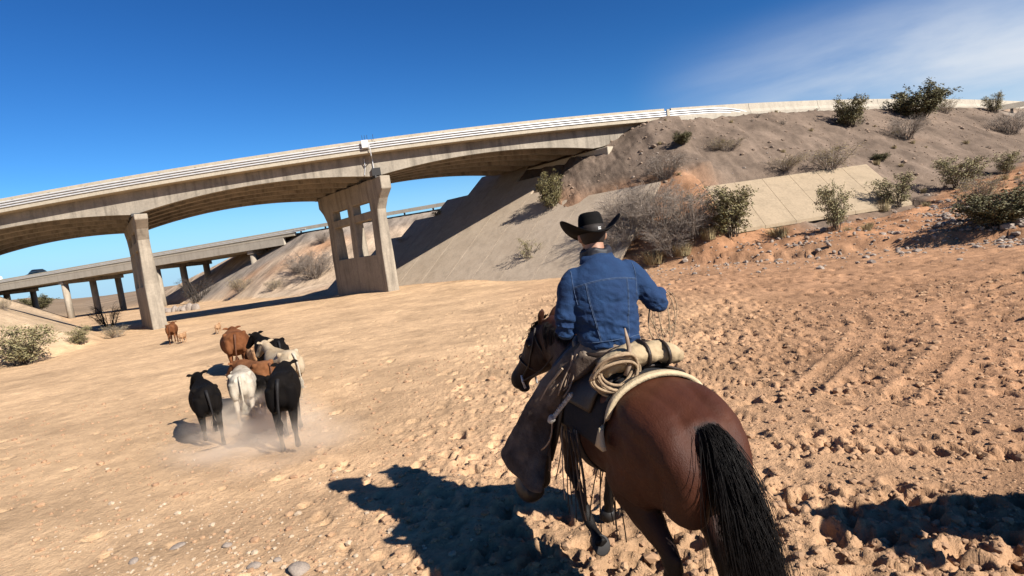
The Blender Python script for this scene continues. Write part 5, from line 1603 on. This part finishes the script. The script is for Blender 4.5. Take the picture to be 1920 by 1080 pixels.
def ray_ground(px, py, y0=6.0, y1=140.0):
    """where the line of a picture point meets the ground"""
    y = y0; 
    while y < y1:
        p = aty(px, py, y)
        if p.z <= ground_hit(p.x, p.y): break
        y += .12 if y < 50 else .5
    return aty(px, py, y), y
_pr = np.random.default_rng(21)
def shrub(kind, px, py, w, h, label, group=None, y0=6.0, name='desert_shrub', dry=None):
    """stands at the picture point of its foot, w and h measured in the picture"""
    p, y = ray_ground(px, py, y0)
    W_, H_ = w*y/FPX, h*y/FPX
    root = empty(name, (p.x, p.y, ground_hit(p.x, p.y)), _pr.uniform(0, 6.28)); root.scale = (W_*1.05, W_*1.05, H_*1.05)
    if kind.startswith('tuft'):
        link('blades', TUFT[int(kind[-1])], M['drygrass'] if dry is None else M[dry], root)
    else:
        (st, lf), ms, ml = SH[kind]
        link('stems', st, M[ms], root)
        if lf is not None: link('leaves', lf, M[ml], root)
    tag(root, label, 'grass' if kind.startswith('tuft') else 'shrub', group)
    return root
shrub('creosote2', 45, 684, 112, 66, 'large pale green shrub at the foot of the left sand bank')
shrub('creosote2', 152, 646, 42, 30, 'small round green shrub on the sand left of the pier')
shrub('dry2', 217, 633, 46, 26, 'low straw coloured bush touching the base of the left pier')
shrub('bare', 205, 612, 60, 42, 'dark bare bush behind the left pier', y0=36)
shrub('dense', 64, 566, 50, 26, 'dark green bush on the crest behind the left sand bank', y0=38)
shrub('bare', 374, 566, 66, 46, 'dark bare bush by the columns of the farther bridge', y0=50)
shrub('dry2', 10, 582, 26, 24, 'short dry bush halfway up the left sand bank')
shrub('dry', 590, 522, 90, 52, 'wide grey brush left of the middle pier', y0=44)
shrub('dry', 560, 512, 60, 36, 'grey brush above the slope behind the wide brush', y0=44)
shrub('dry2', 452, 548, 46, 30, 'dry bush below the end of the farther bridge', y0=44)
shrub('dry2', 515, 546, 36, 22, 'tuft of dry brush at the edge of the wash behind the bridge', y0=44)
shrub('dry', 606, 455, 30, 22, 'small dark bush on the hill seen through the middle pier', y0=50)
shrub('dry2', 765, 470, 34, 16, 'low bush on the orange slope right of the middle pier', y0=46)
shrub('creosote2', 826, 430, 24, 13, 'small green bush on the orange slope under the bridge', y0=46)
shrub('creosote', 1036, 394, 56, 58, 'olive shrub rooted above the slope paving beside the bridge')
shrub('sparse', 994, 490, 46, 42, 'sparse plant growing out of the slope paving')
for i, (x, y, w, h) in enumerate(((1180, 452, 120, 100), (1238, 455, 130, 112), (1296, 448, 120, 100), (1215, 415, 110, 70), (1262, 480, 100, 70), (1165, 482, 70, 60))):
    shrub('dry', x, y, w, h, ['tangled grey leafless bush at the end of the thicket next to the slope paving', 'tallest grey leafless bush in the middle of the thicket', 'tangled grey leafless bush of the thicket touching the olive shrub',
        'grey leafless bush at the back of the thicket, higher on the bank', 'grey leafless bush at the front of the thicket by the yellow grass', 'smallest grey leafless bush of the thicket, lowest on the bank'][i], 'thicket beyond the rider')
shrub('creosote', 1368, 445, 96, 84, 'bushy olive shrub in front of the pale slab at its near end')
shrub('creosote2', 1569, 432, 68, 76, 'upright thin shrub in front of the middle of the pale slab')
shrub('creosote2', 1680, 388, 70, 54, 'grey green shrub at the far end of the pale slab')
shrub('dense', 1872, 424, 120, 66, 'dense dark olive bush by the gravel patch on the right bank')
shrub('creosote2', 1800, 352, 84, 52, 'tall pale shrub on the red flat behind the dense olive bush')
shrub('dry2', 1840, 378, 86, 50, 'brown brush between the dense olive bush and the tall pale shrub')
shrub('creosote2', 1888, 326, 46, 36, 'small green shrub on the red flat near the embankment')
shrub('dry2', 1558, 318, 104, 48, 'wide dry brown brush on the embankment above the pale slab')
shrub('dry2', 1470, 322, 70, 30, 'low dry brush on the grey embankment left of the wide brush')
shrub('dense', 1281, 273, 34, 22, 'small dark bush alone on the grey embankment near the bridge end')
shrub('dry', 1250, 335, 84, 48, 'pale dry brush on the embankment above the thicket')
shrub('dry2', 1364, 284, 62, 26, 'dry brush halfway up the grey embankment')
shrub('creosote', 1594, 238, 62, 50, 'yellowish green shrub high on the embankment below the barrier')
shrub('dense', 1722, 222, 84, 56, 'large dark bush standing against the barrier wall')
shrub('dry2', 1776, 213, 38, 30, 'brown bush next to the large dark bush at the barrier')
shrub('creosote2', 1866, 212, 34, 32, 'thin green shrub in front of the far barrier')
shrub('dry', 1700, 262, 74, 44, 'grey brush below the large dark bush on the embankment')
shrub('dry', 1900, 252, 66, 46, 'grey brush on the embankment below the thin green shrub')
shrub('dense', 1652, 302, 28, 14, 'low dark clump where the slab meets the red flat')
shrub('tuft0', 1460, 446, 52, 24, 'yellow grass clump between the two shrubs by the slab', name='grass_clump')
shrub('tuft1', 1656, 398, 34, 26, 'straw grass clump below the far end of the slab', name='grass_clump')
shrub('tuft0', 1330, 450, 40, 26, 'straw grass clump at the foot of the bushy olive shrub', name='grass_clump')
shrub('tuft1', 1228, 496, 60, 30, 'straw grass at the foot of the grey thicket', name='grass_clump')
shrub('tuft0', 1280, 480, 50, 26, 'yellow grass clump in front of the grey thicket', name='grass_clump')
# dry tufts spread over banks
for i in range(150):
    x = _pr.uniform(4, 44); y = _pr.uniform(18, 50); 
    s_ = float(sdist(np.array([x]), np.array([y]), TOE_R)[0])
    if s_ < 1 or s_ > 26 or (10.5 < x < 21 and 26.5 < y < 33): continue
    k = _pr.uniform(.18, .55)
    root = empty('dry_clump', (x, y, ground_hit(x, y)), _pr.uniform(0, 6)); root.scale = (k*1.3, k*1.3, k*.8)
    if i % 3: link('blades', TUFT[i % 2], M['drygrass'], root)
    else: link('stems', SH['dry2'][0][0], M['drytwig'], root)
    tag(root, 'small dry clump scattered on the right bank', 'grass', 'dry clumps on the right bank')
# ------------------------------------------------------------------ stones and clods
M['stone'] = mat('pale_stone', (.42, .34, .27), (.28, .22, .18), rough=.85, scale=6, bump=.4, bscale=25)
M['pebble'] = mat('mixed_pebbles', (.50, .36, .25), (.34, .24, .17), rough=.9, scale=2.5, coords='Object')
M['pebble_pale'] = mat('pale_pebbles', (.60, .46, .32), (.46, .34, .23), rough=.9, scale=4)
M['rubble'] = mat('bank_rubble', (.36, .25, .17), (.22, .16, .12), rough=.95, scale=1.5)
def stone_mesh(seed, sub=2, flat=.6):
    bm = bmesh.new(); bmesh.ops.create_icosphere(bm, subdivisions=sub, radius=1)
    r = np.random.default_rng(seed); dirs = [Vector(r.normal(0, 1, 3)).normalized() for _ in range(9)]; offs = r.uniform(.62, .95, 9)
    for v in bm.verts:
        p = v.co.copy()
        for d, o in zip(dirs, offs):
            q = p.dot(d)
            if q > o: p -= d*(q-o)*.9
        v.co = Vector((p.x, p.y*.85, p.z*flat))
    me = bpy.data.meshes.new('stone'); bm.to_mesh(me); bm.free()
    me.polygons.foreach_set('use_smooth', [sub > 1]*len(me.polygons))
    return me
SMS = [stone_mesh(i, 2) for i in range(4)]
for i, (px, py, w, lab) in enumerate(((560, 1068, 44, 'smooth lilac grey stone lying in the sand near the horse shadow'), (425, 1022, 22, 'small pale stone in the sand below the herd'), (476, 1062, 30, 'whitish stone beside the lilac grey one'),
        (330, 1020, 34, 'flat half buried pale rock on the left sand'), (250, 1050, 20, 'little tan stone beside the flat rock'), (520, 1050, 16, 'little white stone between larger stones'))):
    p = atz(px, py); s = w*p.y/FPX*.55
    o = link('stone', SMS[i % 4], M['stone']); o.location = (p.x, p.y, ground_hit(p.x, p.y)+s*.12); o.scale = (s, s, s*.8); o.rotation_euler = (.1, .2, i*1.3)
    tag(o, lab, 'stone')
if 'M' in globals(): M['ground_clod'] = mat('sand_clod', (.52, .32, .18), (.38, .22, .125), rough=.95, scale=3)
for i in range(46):   # stones along the little cut bank
    t = _pr.random(); a = atz(1300 + 560*t, 498 - 52*t + _pr.normal(0, 6)); s = _pr.uniform(.05, .13)
    o = link('stone', SMS[i % 4], M['stone']); o.location = (a.x, a.y + _pr.normal(0, .2), ground_hit(a.x, a.y)+s*.2); o.scale = (s, s, s); o.rotation_euler = tuple(_pr.uniform(0, 3, 3))
    tag(o, 'grey stone among those along the cut edge of the right bank', 'stone', 'stones along the cut bank')
# loose pebbles and clods over the trampled sand: nobody could count them
proto = []
for i in range(5):
    bm = bmesh.new(); bmesh.ops.create_icosphere(bm, subdivisions=1, radius=1)
    r = np.random.default_rng(40+i)
    for v in bm.verts: v.co = Vector((v.co.x*r.uniform(.75, 1.2), v.co.y*r.uniform(.7, 1.1), v.co.z*r.uniform(.5, .8)))
    bm.verts.ensure_lookup_table()
    proto.append((np.array([v.co[:] for v in bm.verts]), np.array([[v.index for v in f.verts] for f in bm.faces]))); bm.free()
def scatter(name, n, pos, size, seed, mt, label):
    r = np.random.default_rng(seed); VV = []; FF = []; k = 0
    for i in range(n):
        x, y = pos(r)
        if x is None: continue
        s = size(r, x, y); v, f = proto[int(r.integers(5))]
        a = r.uniform(0, 6.28); c, q = math.cos(a), math.sin(a)
        vv = v*s; vv = np.stack([vv[:, 0]*c-vv[:, 1]*q + x, vv[:, 0]*q+vv[:, 1]*c + y, vv[:, 2] + ground_hit(x, y) + s*.15], 1)
        VV.append(vv); FF.append(f+k); k += len(v)
    me = pymesh(name, np.concatenate(VV).tolist(), np.concatenate(FF).tolist())
    o = link(name, me, mt); tag(o, label, 'gravel', kind='stuff'); return o
def pos_near(r):
    y = 2.6 + 10*r.random()**1.7; x = (r.random()*2-1)*(y*1.0+.4)
    d = .22 + .78*float(sstep(np.array(-3.5), np.array(1.5), np.array(x-.12*(y-6))))
    if r.random() > d: return None, None
    return x, y
scatter('loose_clods', 30000, pos_near, lambda r, x, y: r.gamma(1.3, .0060)*(1+.05*y)+.0025, 3, M['ground_clod'] if 'ground_clod' in M else M['pebble'], 'loose sand clods and pebbles on the trampled wash floor')
def pos_bank(r):
    t = r.random(); a = atz(1200 + 740*t, 500 - 66*t + r.normal(0, 14))
    return a.x, a.y
scatter('bank_gravel', 1500, pos_bank, lambda r, x, y: r.gamma(1.5, .02)+.012, 4, M['stone'], 'loose gravel along the foot of the right bank')
def pos_rip(r):
    a = atz(1800+r.uniform(-60, 130), 440+r.normal(0, 9)); return a.x, a.y
scatter('gravel_patch', 500, pos_rip, lambda r, x, y: r.gamma(1.5, .03)+.02, 5, M['stone'], 'patch of grey gravel below the dense olive bush')
def pos_left(r):
    a = atz(r.normal(420, 190), 1090 - abs(r.normal(0, 110))); return a.x, a.y
scatter('pale_pebbles', 520, pos_left, lambda r, x, y: r.gamma(1.4, .006)+.004, 6, M['pebble_pale'], 'pale pebbles strewn over the smooth sand below the herd')
def pos_emb(r):
    while True:
        x, y = r.uniform(3, 46), r.uniform(22, 48)
        s_ = float(sdist(np.array([x]), np.array([y]), TOE_R)[0])
        if s_ > .8 and not (9.5 < x < 22 and 26 < y < 33.5): return x, y
scatter('embankment_rubble', 4200, pos_emb, lambda r, x, y: r.gamma(1.3, .028)+.012, 7, M['rubble'], 'loose rubble strewn over the right bank and embankment')
# rubble row under the farther bridge
for i in range(16):
    p = atz(280 + 5.6*i + _pr.normal(0, 2), 585 - .5*i); s = _pr.uniform(.35, .7)
    o = link('boulder', SMS[i % 4], M['stone']); o.location = (p.x, p.y, ground_hit(p.x, p.y)+.1); o.scale = (s, s, s*.8); o.rotation_euler = tuple(_pr.uniform(0, 3, 3))
    tag(o, 'boulder in the row beside the columns of the farther bridge', 'boulder', 'boulders by the farther bridge')

# ------------------------------------------------------------------ vehicles on the farther bridge
M['car_paint'] = mat('dark_green_car_paint', (.012, .03, .03), rough=.25, spec=.5, coat=.5)
M['glass'] = mat('dark_window_glass', (.02, .025, .03), rough=.08, spec=.7)
M['tyre'] = mat('tyre_rubber', (.02, .02, .02), rough=.9)
B2M = bridge2.matrix_basis.copy()
def on_r2(a, v): return B2M @ Vector((a, v, R2Z-.64))
def wheel(parent, x, y, r, w):
    mb = MB(); mb.tube([(x, y-w/2, r), (x, y+w/2, r)], r, 16); o = link('wheel', mb.mesh('wheel', True), M['tyre'], parent)
    mb = MB(); mb.tube([(x, y-w/2-.01, r), (x, y+w/2+.01, r)], r*.6, 12); link('rim', mb.mesh('rim', True), M['steel'], o)
def r2_at(px):
    best = None
    for a in np.arange(-30, 60, .25):
        p = on_r2(a, 2.5); q = p - Vector((0, 0, CAM_H)); x = 960 + FPX*q.dot(_R)/q.dot(_f)
        if best is None or abs(x-px) < best[0]: best = (abs(x-px), a)
    return best[1]
car = empty('car', on_r2(r2_at(72), 2.3), math.atan2(R2D[1], R2D[0]) + math.pi)
tag(car, 'dark car driving across the farther bridge', 'car')
b = Body(); b.trunk([(-2.25, 0, .62, .72, .22, .22, .6), (-2.1, 0, .62, .86, .32, .30, .55), (-.9, 0, .62, .9, .34, .34, .5), (.9, 0, .62, .9, .32, .34, .5), (1.9, 0, .60, .84, .22, .30, .55), (2.25, 0, .56, .66, .16, .2, .6)])
link('body', b.skin('car_body', .04, 2), M['car_paint'], car)
b = Body(); b.trunk([(-1.75, 0, .95, .70, .10, .1, .6), (-1.25, 0, 1.0, .70, .42, .1, .6), (-.3, 0, 1.0, .70, .52, .1, .6), (.5, 0, 1.0, .69, .42, .1, .6), (1.15, 0, .92, .66, .06, .1, .6)])
cb = link('cabin', b.skin('car_cabin', .04, 2), M['glass'], car)
b = Body(); b.trunk([(-1.2, 0, 1.42, .60, .05, .03, .6), (-.3, 0, 1.50, .62, .045, .03, .6), (.35, 0, 1.43, .60, .04, .03, .6)]); link('roof', b.skin('car_roof', .03, 2), M['car_paint'], car)
for x in (-1.4, 1.4):
    for y in (-.8, .8): wheel(car, x, y, .33, .22)
trk = empty('box_truck', on_r2(r2_at(-38), 2.4), math.atan2(R2D[1], R2D[0]))
tag(trk, 'white box truck crossing the farther bridge', 'truck')
mb = MB(); mb.box((-4.6, -1.22, 1.0), (2.9, 1.22, 3.5)); link('cargo_box', bevel_mesh(mb.mesh('cargo_box'), .05), M['white_paint'], trk)
b = Body(); b.trunk([(3.0, 0, 1.4, 1.05, 1.2, .8, .4), (4.4, 0, 1.4, 1.05, 1.15, .8, .4), (4.9, 0, 1.2, 1.05, .6, .6, .4), (5.6, 0, 1.1, 1.0, .4, .5, .4)]); link('cab', b.skin('cab', .06, 1), M['white_paint'], trk)
mb = MB(); mb.box((-4.5, -.5, .7), (5.2, .5, .98)); mb.build('chassis', M['dark_metal'], trk)
for x in (-3.2, -2.1, 4.4):
    for y in (-1.0, 1.0): wheel(trk, x, y, .48, .3)

# ------------------------------------------------------------------ dust kicked up by the herd
def dust(px, py, w, d, h, dens, seed):
    p = atz(px, py)
    bm = bmesh.new(); bmesh.ops.create_icosphere(bm, subdivisions=2, radius=1); me = bpy.data.meshes.new('dust'); bm.to_mesh(me); bm.free()
    m = bpy.data.materials.new('dust'); m.use_nodes = True; nt = m.node_tree; nt.nodes.clear(); L = nt.links.new
    o_ = nt.nodes.new('ShaderNodeOutputMaterial'); v = nt.nodes.new('ShaderNodeVolumePrincipled'); L(v.outputs[0], o_.inputs['Volume'])
    v.inputs['Color'].default_value = (.99, .88, .74, 1); v.inputs['Anisotropy'].default_value = .2
    tc = nt.nodes.new('ShaderNodeTexCoord'); ln = nt.nodes.new('ShaderNodeVectorMath'); ln.operation = 'LENGTH'; L(tc.outputs['Object'], ln.inputs[0])
    f = nt.nodes.new('ShaderNodeMapRange'); f.interpolation_type = 'SMOOTHSTEP'; f.inputs['From Min'].default_value = 1; f.inputs['From Max'].default_value = .1; L(ln.outputs['Value'], f.inputs['Value'])
    n = nt.nodes.new('ShaderNodeTexNoise'); n.inputs['Scale'].default_value = 1.7; n.inputs['Detail'].default_value = 3; n.noise_dimensions = '4D'; n.inputs['W'].default_value = seed; L(tc.outputs['Object'], n.inputs['Vector'])
    g = nt.nodes.new('ShaderNodeMapRange'); g.inputs['From Min'].default_value = .42; g.inputs['From Max'].default_value = .68; L(n.outputs['Fac'], g.inputs['Value'])
    a = nt.nodes.new('ShaderNodeMath'); a.operation = 'MULTIPLY'; L(f.outputs[0], a.inputs[0]); L(g.outputs[0], a.inputs[1])
    c = nt.nodes.new('ShaderNodeMath'); c.operation = 'MULTIPLY'; c.inputs[1].default_value = dens; L(a.outputs[0], c.inputs[0]); L(c.outputs[0], v.inputs['Density'])
    o = link('dust', me, m); o.location = (p.x, p.y, h*.75); o.scale = (w, d, h)
    tag(o, 'dust hanging behind the hooves of the herd', 'dust', kind='stuff')
dust(480, 805, 1.15, 1.0, .36, 3.2, 1.0)
dust(545, 815, .75, .7, .30, 3.2, 2.0)
dust(408, 826, .5, .55, .28, 4.0, 3.0)
dust(480, 850, .9, .9, .28, 2.0, 4.0)
dust(520, 870, 1.5, 1.1, .34, 1.5, 7.0)
dust(430, 850, 1.1, .9, .30, 1.5, 8.0)
